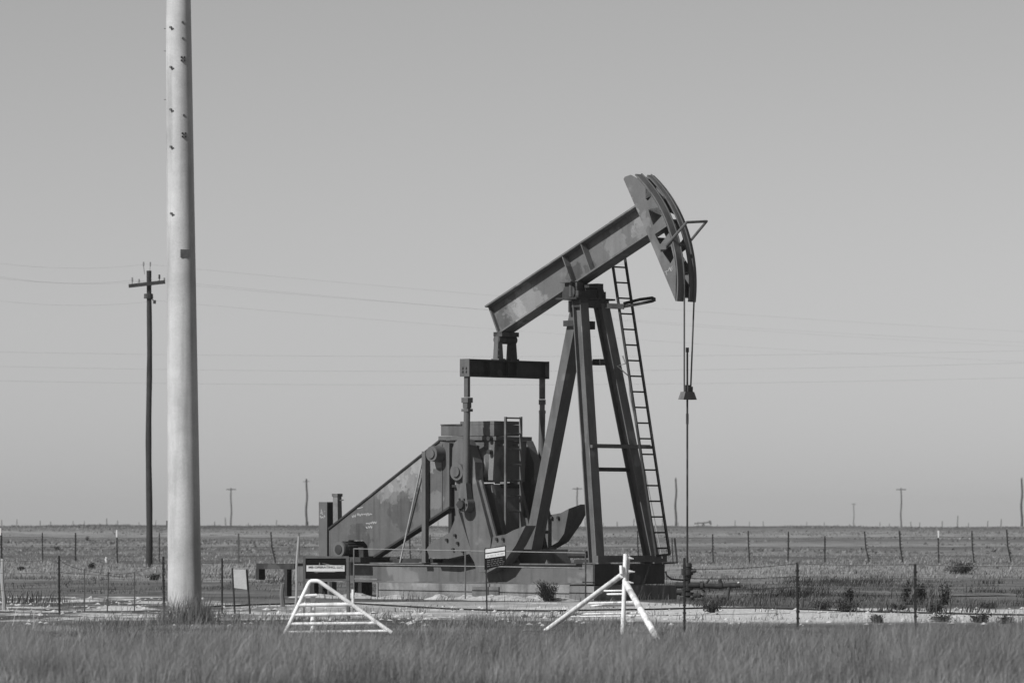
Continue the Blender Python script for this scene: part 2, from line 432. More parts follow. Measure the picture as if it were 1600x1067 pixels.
def rocks():
    b = MB(); 
    for i in range(1500):
        y = random.uniform(73, 102); x = random.uniform(-.13, .13) * y
        if 92 < y < 108 and -6 < x < 3.4: continue
        if x < -4 and random.random() < .3: continue
        r = random.choice((.015, .02, .03, .045)) * random.uniform(.7, 1.4)
        if y > 89 and x > 3 : continue
        z = hgt(x, y)
        top = [(x + r*random.uniform(-.4,.4), y + r*random.uniform(-.4,.4), z + r*random.uniform(.6,1.1))]
        k = random.randint(5, 7); a0 = random.random()*6
        ring = [b.bm.verts.new((x + r*math.cos(a0 + 6.283*j/k)*random.uniform(.8,1.5), y + r*math.sin(a0 + 6.283*j/k), z + r*random.uniform(-.1,.35))) for j in range(k)]
        t = b.bm.verts.new(top[0])
        for j in range(k): b.bm.faces.new((ring[j], ring[(j+1) % k], t))
    o = b.build('loose_rocks', surface('limestone', .42, .25, 9.0, 0, 1, 0, .95))
    tag(o, 'loose pale limestone rubble strewn over the pad', 'rocks', kind='stuff')
rocks()

def spoil():
    b = MB(); r_ = random.Random(21); 
    for i in range(26):
        s_ = r_.uniform(-5.6, 1.2); t_ = 1.2 + r_.random()*.9; c = l2w(Vector((s_, -t_, 0)))
        w = r_.uniform(.25, .8); hh = r_.uniform(.03, .11); k = 14
        rings = []
        for q_ in range(4):
            rr = w*(1 - q_/4); rings.append([b.bm.verts.new((c.x + rr*math.cos(j/k*6.283)*r_.uniform(.85,1.2), c.y + rr*.7*math.sin(j/k*6.283)*r_.uniform(.85,1.2), c.z - .01 + hh*math.sin(q_/4*1.5)*r_.uniform(.8,1.1))) for j in range(k)])
        t = b.bm.verts.new((c.x, c.y, c.z + hh))
        for q_ in range(3):
            for j in range(k): b.bm.faces.new((rings[q_][j], rings[q_][(j+1)%k], rings[q_+1][(j+1)%k], rings[q_+1][j]))
        for j in range(k): b.bm.faces.new((rings[3][j], rings[3][(j+1)%k], t))
    o = b.build('spoil', surface('pale_spoil', .36, .35, 6.0, 0, 1, 0, .95)); tag(o, 'low banks of pale spoil along the footing of the pump', 'spoil', kind='stuff')
spoil()
tufts('pad_weeds', 420, 10, (88, 101), lambda y, u: u*7, (.06, .26), (.006, .014), leaf_material('pad_weed_leaves', .05, .16),
      'sprigs of weed along the foot of the pump footing', 'weeds', lambda x, y: np.clip(.5 + clumpy(x, y, .5, 15.0), 0, 1) * (np.abs(y - (98.3 - .95*(x - .5))) < 3.0))
def shrub(name, px, py, Y, wpx, hpx, label, cat, lo=.03, hi=.09, group=None, dens=1.0, spiky=False, lsize=1.0):
    """a bush as its own thing: twigs and a few hundred small leaves"""
    c = Vector((gX(px, Y), Y, 0)); c.z = hgt(c.x, Y)
    if py: c.z = max(c.z, 0)
    w = wpx * Y / F / 2; h = hpx * Y / F
    root = empty(name, c, label, cat, group)
    st = MB(); lf = MB()
    nst = max(6, int(13 * dens))
    for i in range(nst):
        a = random.random()*6.283; l = random.uniform(.35, 1.0)
        tip = Vector((math.cos(a)*w*random.uniform(.2,1), math.sin(a)*w*random.uniform(.2,1), h*l))
        mid = tip * .5 + Vector((random.uniform(-.1,.1)*w, random.uniform(-.1,.1)*w, h*.08))
        rt = random.uniform(.1, .75); mid = Vector((tip.x*(rt*.5+.5), tip.y*(rt*.5+.5), mid.z))
        st.path([(tip.x*rt, tip.y*rt, -.02), mid, tip], .004, 5, [.008*lsize, .006*lsize, .002])
        nl = int((75 if not spiky else 90) * dens)
        for k in range(nl):
            f = random.uniform(.05, 1.05); p = (Vector((tip.x*rt, tip.y*rt, 0)).lerp(mid, 2*f) if f < .5 else mid + (tip - mid)*(2*f - 1))
            sp = .26 if not spiky else .15
            p = p + Vector((random.gauss(0, w*sp), random.gauss(0, w*sp), random.gauss(0, h*.08)))
            p.z = max(p.z, .01)
            s = random.uniform(.014, .036) * lsize
            d = Vector((random.gauss(0,1), random.gauss(0,1), random.gauss(.4,.7))).normalized()
            if spiky: d = (Vector((p.x/w, p.y/w, .9)).normalized() + d*.35).normalized(); s *= 1.6
            sd = d.orthogonal().normalized(); sd.rotate(Matrix.Rotation(random.random()*6.28, 3, d))
            ww = .38 if not spiky else .13
            lf.face([p, p + d*s*.5 + sd*s*ww, p + d*s, p + d*s*.5 - sd*s*ww])
    key = 'bush_%g_%g' % (lo, hi)
    mt = bpy.data.materials.get(key) or leaf_material(key, lo, hi)
    st.build('stems', M['wood'], root); lf.build('foliage', mt, root)
    return root

# ================================================================== the pump jack
PJ = empty('pump_jack', (X0, Y0, 0), 'big grey beam pump jack with its head raised, standing on a long skid', 'pump jack', rz=-A)
def sz(px, py, t):
    v = Lt(px, py, t); return (v.x, v.z)
def poly(pts, t): return [sz(a, b, t) for a, b in pts]
PIV = Vector((-.01, 0, 6.085))

# --- walking beam
FL = .19
a_ = Lt(757, 478, FL); b_ = Lt(990, 322, FL)
e = Vector((b_.x - a_.x, 0, b_.z - a_.z)).normalized(); f = Vector((e.z, 0, -e.x))
D = .665; TF = .034
P0 = Vector((a_.x, 0, a_.z)); LEN = (Vector((b_.x, 0, b_.z)) - P0).length + .42
b = MB()
q = lambda al, dn, t: P0 + e*al + f*dn + Vector((0, -t, 0))
def slab(al0, al1, d0, d1, t0, t1, mb):
    mb.hexa([q(al0,d0,t0), q(al1,d0,t0), q(al1,d1,t0), q(al0,d1,t0)], [q(al0,d0,t1), q(al1,d0,t1), q(al1,d1,t1), q(al0,d1,t1)])
slab(0, LEN, 0, TF, FL, -FL, b); slab(0, LEN, D-TF, D, FL, -FL, b); slab(.03, LEN, TF+.0005, D-TF-.0005, .011, -.011, b)
beam = b.build('walking_beam', M['beam'], PJ)
b = MB(); slab(-.004, .03, -.004, D+.004, .09, -FL-.004, b); b.build('end_plate', M['steel'], beam)
for px in (876, 905):
    al = (Lt(px, 400, FL) - a_).dot(e); 
    k = Lt(px, 478 - (px-757)*156/233, FL); al = (Vector((k.x,0,k.z)) - P0).dot(e)
    for sgn in (1, -1):
        b = MB(); slab(al, al+.022, TF+.001, D-TF-.001, sgn*.012, sgn*(FL-.012), b)
        b.build('stiffener', M['beam'], beam)
# thin lifting lug on top
k = Lt(952, 344, .0); b = MB(); al = (Vector((k.x,0,k.z)) - P0).dot(e); slab(al, al+.07, -.08, -.001, .02, -.02, b); b.build('lifting_lug', M['steel'], beam)

# --- horse head: two side plates with cut-outs under a pair of curved wireline rails
T0 = .275
RAD = 2.612
hc = lambda x, y: (940 + x/4.444, 250 + y/4.444)          # enlarged-crop units used to read the head
arc_img = [(515,980),(512,760),(505,650),(490,565),(465,475),(430,400),(390,322),(345,243),(300,182),(258,128)]
outer = [sz(*hc(*p), T0) for p in arc_img]
th = [math.atan2(z - PIV.z, s) for s, z in outer]
outer = [(PIV.x + RAD*math.cos(t_), PIV.z + RAD*math.sin(t_)) for t_ in th]
back = [sz(*hc(*p), T0) for p in ((200,104),(160,118),(152,134),(330,545),(505,960))]
holes = [[sz(*hc(*p), T0) for p in h_] for h_ in (
    [(304,186),(326,204),(346,250),(320,286),(306,270)],
    [(325,345),(400,328),(418,388),(356,456)],
    [(370,516),(452,460),(472,500),(404,592)],
    [(424,640),(480,596),(500,680),(476,722)])]
head = empty('horse_head', (0,0,0), None, None); head.parent = PJ
plate('side_plate', outer + back, holes, T0, T0 - .02, M['beam'], head)
plate('side_plate', outer + back, holes, -T0 + .02, -T0, M['beam'], head)
th0, th1 = th[0], th[-1] + .045
for (ta, tb) in ((T0 + .004, .095), (-.075, -T0 - .004)):
    bm = MB(); ns = 26; vi = []
    for i in range(ns + 1):
        t_ = th0 + (th1 - th0) * i / ns
        r0, r1 = RAD + .002, RAD + .034
        vi.append([bm.bm.verts.new((r*math.cos(t_), -t, PIV.z + r*math.sin(t_))) for r, t in ((r0,ta),(r1,ta),(r1,tb),(r0,tb))])
    for i in range(ns):
        for k in range(4):
            bm.bm.faces.new((vi[i][k], vi[i][(k+1)%4], vi[i+1][(k+1)%4], vi[i+1][k]))
    bm.bm.faces.new(vi[0]); bm.bm.faces.new(vi[-1][::-1])
    bm.build('arc_rail', M['steel'], head, True)
for fr, dep in ((.03, .10), (.20, .22), (.40, .22), (.585, .22), (.77, .22), (.97, .35)):
    t_ = th0 + (th1 - th0) * fr
    c, s_ = math.cos(t_), math.sin(t_)
    b = MB(); 
    p, w = Vector(((RAD-.004)*c, 0, PIV.z + (RAD-.004)*s_)), Vector((-s_, 0, c))*.012
    dd = Vector((-c, 0, -s_)) * dep * .45
    y0, y1 = Vector((0,-T0+.021,0)), Vector((0,T0-.021,0))
    b.hexa([p-w+y0, p+w+y0, p+w+dd+y0, p-w+dd+y0], [p-w+y1, p+w+y1, p+w+dd+y1, p-w+dd+y1])
    b.build('diaphragm', M['steel'], head)
bk = [sz(*hc(*p), T0) for p in ((327,535),(504,955))]
b = MB(); (sa_, za_), (sb_, zb3) = bk
b.hexa([(sa_+.004,-T0+.021,za_),(sb_+.004,-T0+.021,zb3),(sb_+.024,-T0+.021,zb3),(sa_+.024,-T0+.021,za_)], [(sa_+.004,T0-.021,za_),(sb_+.004,T0-.021,zb3),(sb_+.024,T0-.021,zb3),(sa_+.024,T0-.021,za_)])
b.build('back_plate', M['steel'], head)
# wireline guard: a bent pipe in front of the rails
b = MB()
g0, g1, g2, g3 = Lt(1041, 384, T0+.03), Lt(1073, 347.5, T0-.02), Lt(1104, 346, -T0+.02), Lt(1080, 375, -T0-.03)
b.path([g0, g1*.98+g0*.02, g1, g1*.97+g2*.03, g2*.97+g1*.03, g2, g2*.98+g3*.02, g3], .028)
b.build('cable_guard', M['steel'], head, True)
b = MB(); gl = Lt(1037, 386, T0+.02)
b.box((gl.x-.10, gl.y-.03, gl.z-.05), (gl.x+.09, gl.y+.012, gl.z+.06)); b.build('guard_lug', M['steel'], head)
def scribble(pxs, t, parent, r=.012, name='chalk_mark'):
    b = MB()
    for st in pxs:
        pts = [Lt(x, y, t + .004) for x, y in st]
        for p, q_ in zip(pts, pts[1:]): b.bar(p, q_, .004, r)
    return b.build(name, M['mark'], parent)
z_ = random.Random(3)
scribble([[hc(440+i*6, 782 - i*4 + z_.uniform(-14,14)) for i in range(10)], [hc(455,800),hc(447,770)], [hc(470,752),hc(484,772),hc(497,748)]], T0, head, .010)

# --- saddle, platform and samson post
b = MB()
zb = PIV.z
b.tube((0,.44,zb-.10),(0,-.44,zb-.10),.15,seg=18)
b.box((-.24,-.18,zb-.02),(.30,.18,zb+.035))
for sg in (1,-1):
    b.box((-.20, sg*.30-.11, zb-.21),(.22, sg*.30+.11, zb-.08))
    b.box((-.15, sg*.30-.09, zb-.08),(.17, sg*.30+.09, zb+.08))
b.box((-.16,-.17,zb-.21),(.2,.17,zb-.04))
b.build('saddle_bearing', M['dark'], PJ)
b = MB(); b.box((-.16,-.53,zb+.075),(.12,-.24,zb+.105)); b.tube((.05,-.44,zb-.2),(.05,-.44,zb+.08),.035)
b.build('bearing_cap', M['steel'], PJ)
b = MB(); b.box((-.24,-.56,zb-.25),(.30,.60,zb-.215)); b.box((.05,-.42,zb-.40),(.29,.42,zb-.26)); b.box((-.26,-.16,zb-.48),(-.06,.16,zb-.255))
b.build('platform', M['dark'], PJ)
legs_m = M['steel']
ftop, fbot = Vector((.17, 0, 5.83)), Vector((1.06, 0, .705))
for sg in (1, -1):
    p = Vector((ftop.x, -sg*.30, ftop.z)); q_ = Vector((fbot.x, -sg*.83, fbot.z))
    b = MB(); b.hbeam(q_, p, .235, .215, .022, .05, (0,1,0))
    b.build('front_leg', legs_m, PJ)
    b = MB(); b.box((fbot.x-.2, -sg*.83-.18, .702),(fbot.x+.2, -sg*.83+.18, .728)); b.build('foot_plate', M['steel'], PJ)
b = MB(); b.bar(Lt(828, 882, 0), Lt(905, 484, 0), .31, .20, (0,1,0)); b.build('rear_leg', legs_m, PJ)
b = MB(); p = Lt(897, 505, .1); b.box((p.x-.16,p.y-.14,p.z-.06),(p.x+.10,p.y+.14,p.z+.05)); b.box((p.x-.02,p.y+.16,p.z-.12),(p.x+.25,p.y+.34,p.z+.04)); b.build('leg_bracket', M['dark'], PJ)
def lerp(z): k = (5.83 - z)/(5.83 - .705); return .17 + .89*k, .30 + .53*k
for z, off, w0, w1, m in ((2.97, .13, .10, .52, M['steel']), (2.52, -.10, .0, -.05, M['dark']), (4.60, -.1, 0, -.35, M['steel'])):
    s, t = lerp(z)
    b = MB(); b.box((s+off-.035, -t-w0, z-.03), (s+off+.035, t+w1, z+.03)); b.box((s+off-.036, -t-w0+.002, z+.031), (s+off-.028, t+w1-.002, z+.05)) 
    b.build('cross_brace', m, PJ)
b = MB(); p = Ls(940, 569, .45); b.box((.30, p.y-.10, p.z-.02),(.50, p.y+.08, p.z+.10)); b.build('junction_box', M['dark'], PJ)
# electrical conduit on the far leg
b = MB(); s1, t1 = lerp(4.3)
b.path([(s1+.13, t1+.05, 4.75),(s1+.16,t1+.10,4.6),(s1+.12,t1-.10,4.55),(s1+.2,t1+.16,4.35)] + [(lerp(z)[0]+.16, lerp(z)[1]+.13, z) for z in (4.0,3.2,2.2,1.2,.8)], .014, 6)
b.build('conduit', M['galv'], PJ, True)
b = MB(); b.box((.95,-.75,.73),(1.16,.75,.80)); b.box((1.10,-.95,.73),(1.2,1.10,.86)); b.build('foot_beam', M['steel'], PJ)
# safety hoop round the ladder
b = MB()
hp = [Lt(946,478,-.30), Lt(975,479,-.45), Lt(1000,474.5,-.72), Lt(1019,470.5,-.88), Lt(1024,468,-.95), Lt(1019,465.5,-1.02), Lt(1000,468,-.98), Lt(974,474.5,-.80)]
for p, q_ in zip(hp, hp[1:]): b.bar(p, q_, .014, .06, (p-q_).cross(Vector((0,0,1))))
b.bar(hp[0], hp[1], .05, .10, (1,0,0))
b.build('safety_hoop', M['dark'], PJ)

# --- ladder up the front of the post
lad = empty('ladder', (0,0,0), None, None); lad.parent = PJ
lt0, lt1 = Lt(955.5, 402, -.40), Lt(1025, 866, -.72)
rt0 = Lt(978, 400, -.80); rt1 = Lt(1048, 866, -1.12)
rt0 = Vector((lt0.x, lt0.y + .40, lt0.z)); rt1 = Vector((lt1.x, lt1.y + .41, lt1.z))
for p, q_ in ((lt0, lt1), (rt0, rt1)):
    b = MB(); b.bar(p, q_, .030, .05); b.build('rail', M['dark'], lad)
rung0 = None
for i in range(19):
    py = 417 + 24.4*i
    k = (py - 402)/(866 - 402)
    p, q_ = lt0.lerp(lt1, k), rt0.lerp(rt1, k)
    b = MB(); b.tube(p, q_, .0165, seg=8); b.build('rung', M['dark'], lad)
b = MB(); p = lt1; b.path([p + Vector((.05,.5,.32)), p + Vector((.10,.52,-.16)), p + Vector((.08,.1,-.17))], .02, 6)
b.path([Vector((1.12,-.2+.9,.82)), lt1 + Vector((0,.05,-.02)), rt1 + Vector((0,0,0))], .022, 6); b.build('ladder_foot', M['dark'], lad)

# --- equalizer and pitman arms
eq = Ls(788, 577, 0); se = Lt(789, 577, 0).x
zt, zb2 = 1.45 + (820-563)*(Y0 - se*sa)/F, 1.45 + (820-590)*(Y0 - se*sa)/F
TE = 1.185
b = MB(); hw = .115
b.box((se-hw,-TE+.02,zb2),(se+hw,TE-.02,zb2+.028)); b.box((se-hw,-TE+.02,zt-.028),(se+hw,TE-.02,zt)); b.box((se-.03,-TE+.02,zb2+.0285),(se+.03,TE-.02,zt-.0285))
for t in (-.55,0,.25): b.box((se-hw+.01,t-.012,zb2+.029),(se-.031,t+.012,zt-.029)); b.box((se+.031,t-.012,zb2+.029),(se+hw-.01,t+.012,zt-.029))
eqo = b.build('equalizer_beam', M['dark'], PJ)  # shade of the front face is put into the beam's dark colour
b = MB(); b.box((se-hw-.01,-TE,zb2-.003),(se+hw+.01,-TE+.019,zt+.003)); 
for dx in (-.045,.045):
    for dz in (.10,.17): b.tube((se+dx,-TE-.03,zb2+dz),(se+dx,-TE,zb2+dz),.02,seg=8)
b.build('end_plate', M['steel'], eqo)
b = MB(); b.box((se-hw-.01,TE-.019,zb2-.003),(se+hw+.01,TE,zt+.003)); b.build('end_plate', M['steel'], eqo)
zbt = Lt(788, 524, 0).z
b = MB()
b.tube((se,-.25,zbt-.09),(se,.28,zbt-.09),.085,seg=16)
b.box((se-.09,-.24,zbt-.03),(se+.14,.26,zbt+.06))
for sg, w in ((1,.085),(-1,.10)):
    y = -sg*.20; m_ = MB()
    m_.hexa([(se-.06,y-w,zt+.031),(se+.06,y-w,zt+.031),(se+.06,y+w,zt+.031),(se-.06,y+w,zt+.031)], [(se-.055,y-w*.62,zbt-.031),(se+.055,y-w*.62,zbt-.031),(se+.055,y+w*.62,zbt-.031),(se-.055,y+w*.62,zbt-.031)])
    m_.box((se-.10,y-w*1.1,zt+.0005),(se+.10,y+w*1.1,zt+.03))
    for dz in (.05,.17): m_.tube((se-.075,y-w*.5,zt+.03+dz),(se+.075,y-w*.5,zt+.03+dz),.018,seg=6)
    m_.build('bearing_leg', M['steel'] if sg > 0 else M['dark'], eqo)  # darker steel paints in the shade on the far leg
b.build('tail_bearing', M['dark'], eqo)

TP = 1.11
wp = Lt(727.5, 788, TP); zc = Lt(727, 630, TP).z
def pitman(sg):
    y = -sg*TP
    b = MB()
    b.box((se-.05,y-.035,zc+.12),(se+.05,y+.035,zb2-.004))
    k_ = 1.0 if sg > 0 else .62
    b.box((se-.085*k_,y-.075*k_,zc+.01),(se+.085*k_,y+.075*k_,zc+.11)); b.box((se-.06*k_,y-.06*k_,zc-.10),(se+.06*k_,y+.06*k_,zc+.01))
    b.box((se-.09*k_,y-.07*k_,zc-.165),(se+.09*k_,y+.07*k_,zc-.11))
    b.tube((se,y,zc-.10),(wp.x,y,wp.z+.16),.064,seg=14)
    b.hexa([(wp.x-.07,y-.07,wp.z+.42),(wp.x+.07,y-.07,wp.z+.42),(wp.x+.07,y+.07,wp.z+.42),(wp.x-.07,y+.07,wp.z+.42)],
           [(wp.x-.13,y-.09,wp.z),(wp.x+.13,y-.09,wp.z),(wp.x+.13,y+.09,wp.z),(wp.x-.13,y+.09,wp.z)])
    b.tube((wp.x,y-.10,wp.z),(wp.x,y+.10,wp.z),.155,seg=20)
    o = b.build('pitman_arm', M['steel'], PJ, True)
    b = MB(); b.tube((wp.x,y-sg*.17,wp.z),(wp.x,y-sg*.10,wp.z),.085,seg=12)
    for k in range(6): 
        a = k*1.047; b.tube((wp.x+.12*math.cos(a),y-sg*.13,wp.z+.12*math.sin(a)),(wp.x+.12*math.cos(a),y-sg*.10,wp.z+.12*math.sin(a)),.02,seg=6)
    b.build('wrist_pin', M['dark'], o)
pitman(1); pitman(-1)

# --- cranks with their counterweights
TC0, TC1 = 1.00, .78
def crank_mesh(t0, t1, name):
    b = MB()
    b.prism(poly([(707,700),(711,690),(720,684),(729,687),(733,696),(742,722),(743,748),(767,842),(764,893),(745,894),(729,832),(716,772),(706,732)], TC0), t0, t1)
    return b.build(name, M['steel'], PJ)
cr = crank_mesh(TC0, TC1, 'crank_arm')
b = MB()
def strip(p, q_, w, t0, t1, mb):
    a, c = Lt(*p, t0), Lt(*q_, t0); mb.bar(a, c, .05, w)
strip((751,750),(775,840), .065, TC0-.10, 0, b)
b.build('flange', M['steel'], cr)
hub = Lt(718, 737, TC0)
b = MB(); b.tube((hub.x, -TC0-.09, hub.z), (hub.x, -TC0+.02, hub.z), .17, seg=22); b.tube((hub.x, -TC0-.13, hub.z), (hub.x, -TC0-.09, hub.z), .10, seg=16); b.build('hub', M['steel'], cr, True)
wA = poly([(770,838),(790,834.5),(802,828),(821,821),(806,851),(786,880),(760,895)], TC0)
wB = poly([(716,798),(702,832),(673,848),(666,857),(671,871),(700,872.5),(733,865),(743,882)], TC0)
def weight(parent):
    b = MB(); b.prism(wA, TC0-.004, TC0-.31); b.build('counterweight', M['steel'], parent)
    b = MB(); b.prism(wB, TC0-.004, TC0-.25); b.build('counterweight', M['steel'], parent)
    for px, py in ((777,842),(787,842),(762,885),(712,836),(716,848),(709,858),(724,861),(699,843)):
        p = Lt(px, py, TC0); b = MB(); b.tube((p.x, p.y-.05, p.z), (p.x, p.y+.002, p.z), .028, seg=8); b.build('clamp_bolt', M['dark'], parent)
weight(cr)
# the far crank is the same piece on the other side, its weights clamped further up
fc = ocopy(cr, PJ, (0, TC0 + .74, 0))
for ch in list(cr.children):
    c = ocopy(ch, fc)
    if c.name.startswith(('counterweight', 'clamp_bolt')): c.location = (-.10, 0, .42)
b = MB(); b.tube((hub.x, -TC0-.02, hub.z), (hub.x, .95, hub.z), .12, seg=18); b.build('crank_shaft', M['dark'], PJ, True)

# --- gear reducer on its tower
TG = .60; TGf = -.36
b = MB()
b.prism(poly([(690,688),(772,688),(769,752),(724,753),(703,745),(692,722)], TG), TG, TGf)
gb = b.build('gearbox', M['steel'], PJ)
b = MB(); b.prism(poly([(685,681.5),(775,681.5),(775,687.5),(685,687.5)], TG+.05), TG+.05, TGf-.05); b.build('flange', M['steel'], gb)
b = MB(); b.prism(poly([(689,664.5),(772,663),(772,680.8),(689,680.8)], TG), TG, -.14); b.prism(poly([(719,658.5),(772,657.5),(772,662.5),(719,664)], TG), TG-.002, -.138); b.build('cover', M['steel'], gb)
b = MB(); b.prism(poly([(688,662.8),(721,662.3),(721,664.2),(688,664.2)], TG+.02), TG+.02, -.16); b.build('cover_lip', M['dark'], gb)
# bearing bosses and ribs on the near side of the case
b = MB()
p = Lt(745, 725, TG); b.tube((p.x,-TG-.12,p.z),(p.x,-TG+.01,p.z),.34,.40,seg=24); b.build('bearing_boss', M['steel'], gb, True)
b = MB(); b.prism(poly([(765.5,689),(773,689),(770,750),(762,750)], TG+.05), TG+.05, TG); b.build('case_rib', M['steel'], gb)
for yy in (685, 706): 
    b = MB(); p = Lt(768, yy, TG+.05); b.tube((p.x,p.y-.10,p.z),(p.x,p.y+.01,p.z),.045,seg=12); b.build('case_bolt', M['dark'], gb)
b = MB()
tw = poly([(702,758),(767,755),(785,835),(812,884),(690,884),(700,850),(702,832)], TG-.02)
b.prism(tw, TG-.02, TG-.10); b.prism(tw, TGf+.10, TGf+.02)
xs = Lt(767, 755, TG); xe = Lt(790, 845, TG)
b.hexa([(xs.x-.05,-TG+.11,xs.z-.02),(xs.x-.02,-TG+.11,xs.z-.02),(xs.x-.02,-TGf-.11,xs.z-.02),(xs.x-.05,-TGf-.11,xs.z-.02)], [(xe.x-.08,-TG+.11,.72),(xe.x-.05,-TG+.11,.72),(xe.x-.05,-TGf-.11,.72),(xe.x-.08,-TGf-.11,.72)])
tower = b.build('gearbox_tower', M['steel'], PJ)
b = MB(); b.prism(poly([(700.5,757),(705.5,757),(705.5,834),(700.5,834)], TG+.06), TG+.06, TG-.019); b.prism(poly([(706,757),(716,757),(716,761),(706,761)], TG+.06), TG+.06, TG-.019); b.build('tower_edge', M['dark'], tower)
p = Ls(793, 758, xs.x + .06); b = MB(); b.tube((xs.x+.02,-.30,p.z),(xs.x+.02,.25,p.z),.05,seg=10); b.build('drain_pipe', M['dark'], tower)
# ladder on the front of the gear reducer
gl = empty('gearbox_ladder', (0,0,0), None, None); gl.parent = PJ
sg_ = xs.x + .26
l0, l1 = Ls(790, 651, sg_), Ls(790, 838, sg_); r0, r1 = Ls(814, 651, sg_), Ls(814, 826, sg_)
for p, q_ in ((l0, l1), (r0, r1)):
    b = MB(); b.bar(p, q_, .04, .045); b.build('rail', M['steel'], gl)
for i in range(7):
    py = 653 + 24.3*i; z = Ls(800, py, sg_).z
    b = MB(); b.tube((sg_, l0.y, z), (sg_, r0.y, z), .016, seg=8); b.build('rung', M['steel'], gl)
for z in (l0.z-.55, l0.z-1.3):
    b = MB(); b.box((xs.x-.02, l0.y-.01, z-.02),(sg_, l0.y+.02, z+.02)); b.build('standoff', M['steel'], gl)
    b = MB(); b.box((xs.x-.02, r0.y-.02, z-.02),(sg_, r0.y+.01, z+.02)); b.build('standoff', M['steel'], gl)

# --- belt guard, motor
TB = .72
gpoly = [(514,827),(687,689.5),(702,692),(702,792),(585,868.5),(576,868.5),(574,852),(567,843.5),(545,843.5),(541,849),(533,868.5),(514,868.5)]
b = MB(); b.prism(poly(gpoly, TB), TB, TB-.17); bgd = b.build('belt_guard', M['guard'], PJ)
def edge(p, q_, w, mb, t0, t1):
    a, c = Lt(*p, TB), Lt(*q_, TB); a.y = c.y = -(t0+t1)/2; mb.bar(a, c, abs(t0-t1), w)
b = MB(); edge((514,826),(687,688.6), .035, b, TB+.03, TB-.19); edge((703,792.5),(585,869.6), .04, b, TB+.03, TB-.19); b.build('rim', M['dark'], bgd)
b = MB(); edge((669,704),(669,812), .02, b, TB+.015, TB-.01); edge((691,694),(691,797), .02, b, TB+.015, TB-.01); b.build('seam', M['steel'], bgd)
p = Lt(687, 709, TB); b = MB(); b.tube((p.x,-TB-.24,p.z),(p.x,-TB+.01,p.z),.15,.17,seg=22); b.tube((p.x,-TB-.27,p.z),(p.x,-TB-.24,p.z),.09,seg=16); b.build('sheave_boss', M['steel'], bgd, True)
z_ = random.Random(5)
def word(x0, y0, n, sl, hgt_, amp):
    out = []
    for i in range(n):
        x = x0 + i*3.4; y = y0 + i*sl
        out.append([(x, y+z_.uniform(-amp,0)), (x+1.6, y+hgt_*z_.uniform(.3,1)), (x+2.7, y-z_.uniform(0,amp))])
    return out
scribble([[(558,794.5),(562,793.6),(567,792)]] + word(550,806,2,-.8,3,2) + word(558,803.5,7,-.15,3.2,2) + word(572,817,5,-.5,3,1.5) + word(572,824,3,-.6,3,2), TB, bgd, .016)
b = MB(); b.bar(Lt(664.5,705,.80), Lt(664.5,880,.80), .10, .10, (0,1,0)); p = Lt(664.5,880,.80); b.box((p.x-.09,p.y-.08,.702),(p.x+.09,p.y+.3,.72)); b.build('guard_post', M['steel'], PJ)
b = MB(); b.tube(Lt(659,724,.80), Lt(625,879,.74), .018, seg=8); b.build('brace_rod', M['galv'], PJ)
p = Lt(530.5, 858, .98)
b = MB(); b.tube((p.x,-.98,p.z),(p.x,-.10,p.z),.150,seg=26)
for k in range(14):
    a = k/14*6.283; b.bar((p.x+.158*math.cos(a),-.86,p.z+.158*math.sin(a)),(p.x+.158*math.cos(a),-.2,p.z+.158*math.sin(a)),.012,.03,(math.cos(a),0,math.sin(a)))
b.box((p.x+.02,-.6,p.z-.22),(p.x+.30,-.2,p.z+.05))
mo = b.build('motor', M['dark'], PJ, True)
b = MB(); b.tube((p.x,-1.005,p.z),(p.x,-.98,p.z),.155,seg=26); b.tube((p.x,-.985,p.z),(p.x,-.955,p.z),.160,seg=26); b.build('end_bell', M['steel'], mo, True)
b = MB(); b.tube((p.x,-1.022,p.z),(p.x,-1.0051,p.z),.095,seg=20); b.build('fan_cover', M['dark'], mo, True)
b = MB(); b.box((p.x-.28,-1.0,.705),(p.x+.6,.15,p.z-.155)); b.build('motor_base', M['dark'], PJ)

# --- skid
S0, S1 = Lt(928, 895, 1.04).x, Lt(404, 890, .66).x
zt_, zb_ = .70, .305
for sg in (1, -1):
    b = MB(); b.hbeam((S1+1.1,-sg*.66,(zt_+zb_)/2),(S0-.03,-sg*.66,(zt_+zb_)/2), .17, zt_-zb_, .026, .02, (0,1,0)); b.build('skid_beam', M['steel'], PJ)
    b = MB(); b.box((S1,-sg*.66-.07,.55),(S1+1.1,-sg*.66+.07,.665)); b.box((S1,-sg*.66-.09,.33),(S1+.10,-sg*.66+.09,.55)); b.build('skid_tail', M['dark'], PJ)
b = MB(); b.box((S0-.029,-1.04,zb_-.002),(S0+.02,1.04,zt_+.002)); b.build('skid_nose', M['dark'], PJ)
b = MB(); b.box((S0-.30,-1.04,zb_+.01),(S0-.0295,-.75,zt_-.01)); b.build('nose_gusset', M['steel'], PJ)
for s in (S1+1.15, -6.6, -5.2, -3.7, -2.2, -1.5, 0, S0-.4):
    b = MB(); b.box((s-.06,-.62,zb_+.03),(s+.06,.62,zt_-.03)); b.build('cross_member', M['dark'], PJ)
b = MB(); b.box((S1+1.2,-.57,zt_-.026),(-4.4,.57,zt_-.002)); b.build('deck_plate', M['steel'], PJ)
for px, wpx in ((450,5),(491,8),(505,6),(566,6)):
    p = Lt(px, 912, .66); hw = wpx*.0065*1.2
    b = MB(); b.box((p.x-hw,-.73,-.02),(p.x+hw,-.59,zb_-.002 if px > 455 else .55)); b.build('skid_stub', M['dark'], PJ)
    b = MB(); b.box((p.x-hw,.59,-.02),(p.x+hw,.73,zb_-.002 if px > 455 else .55)); b.build('skid_stub', M['dark'], PJ)
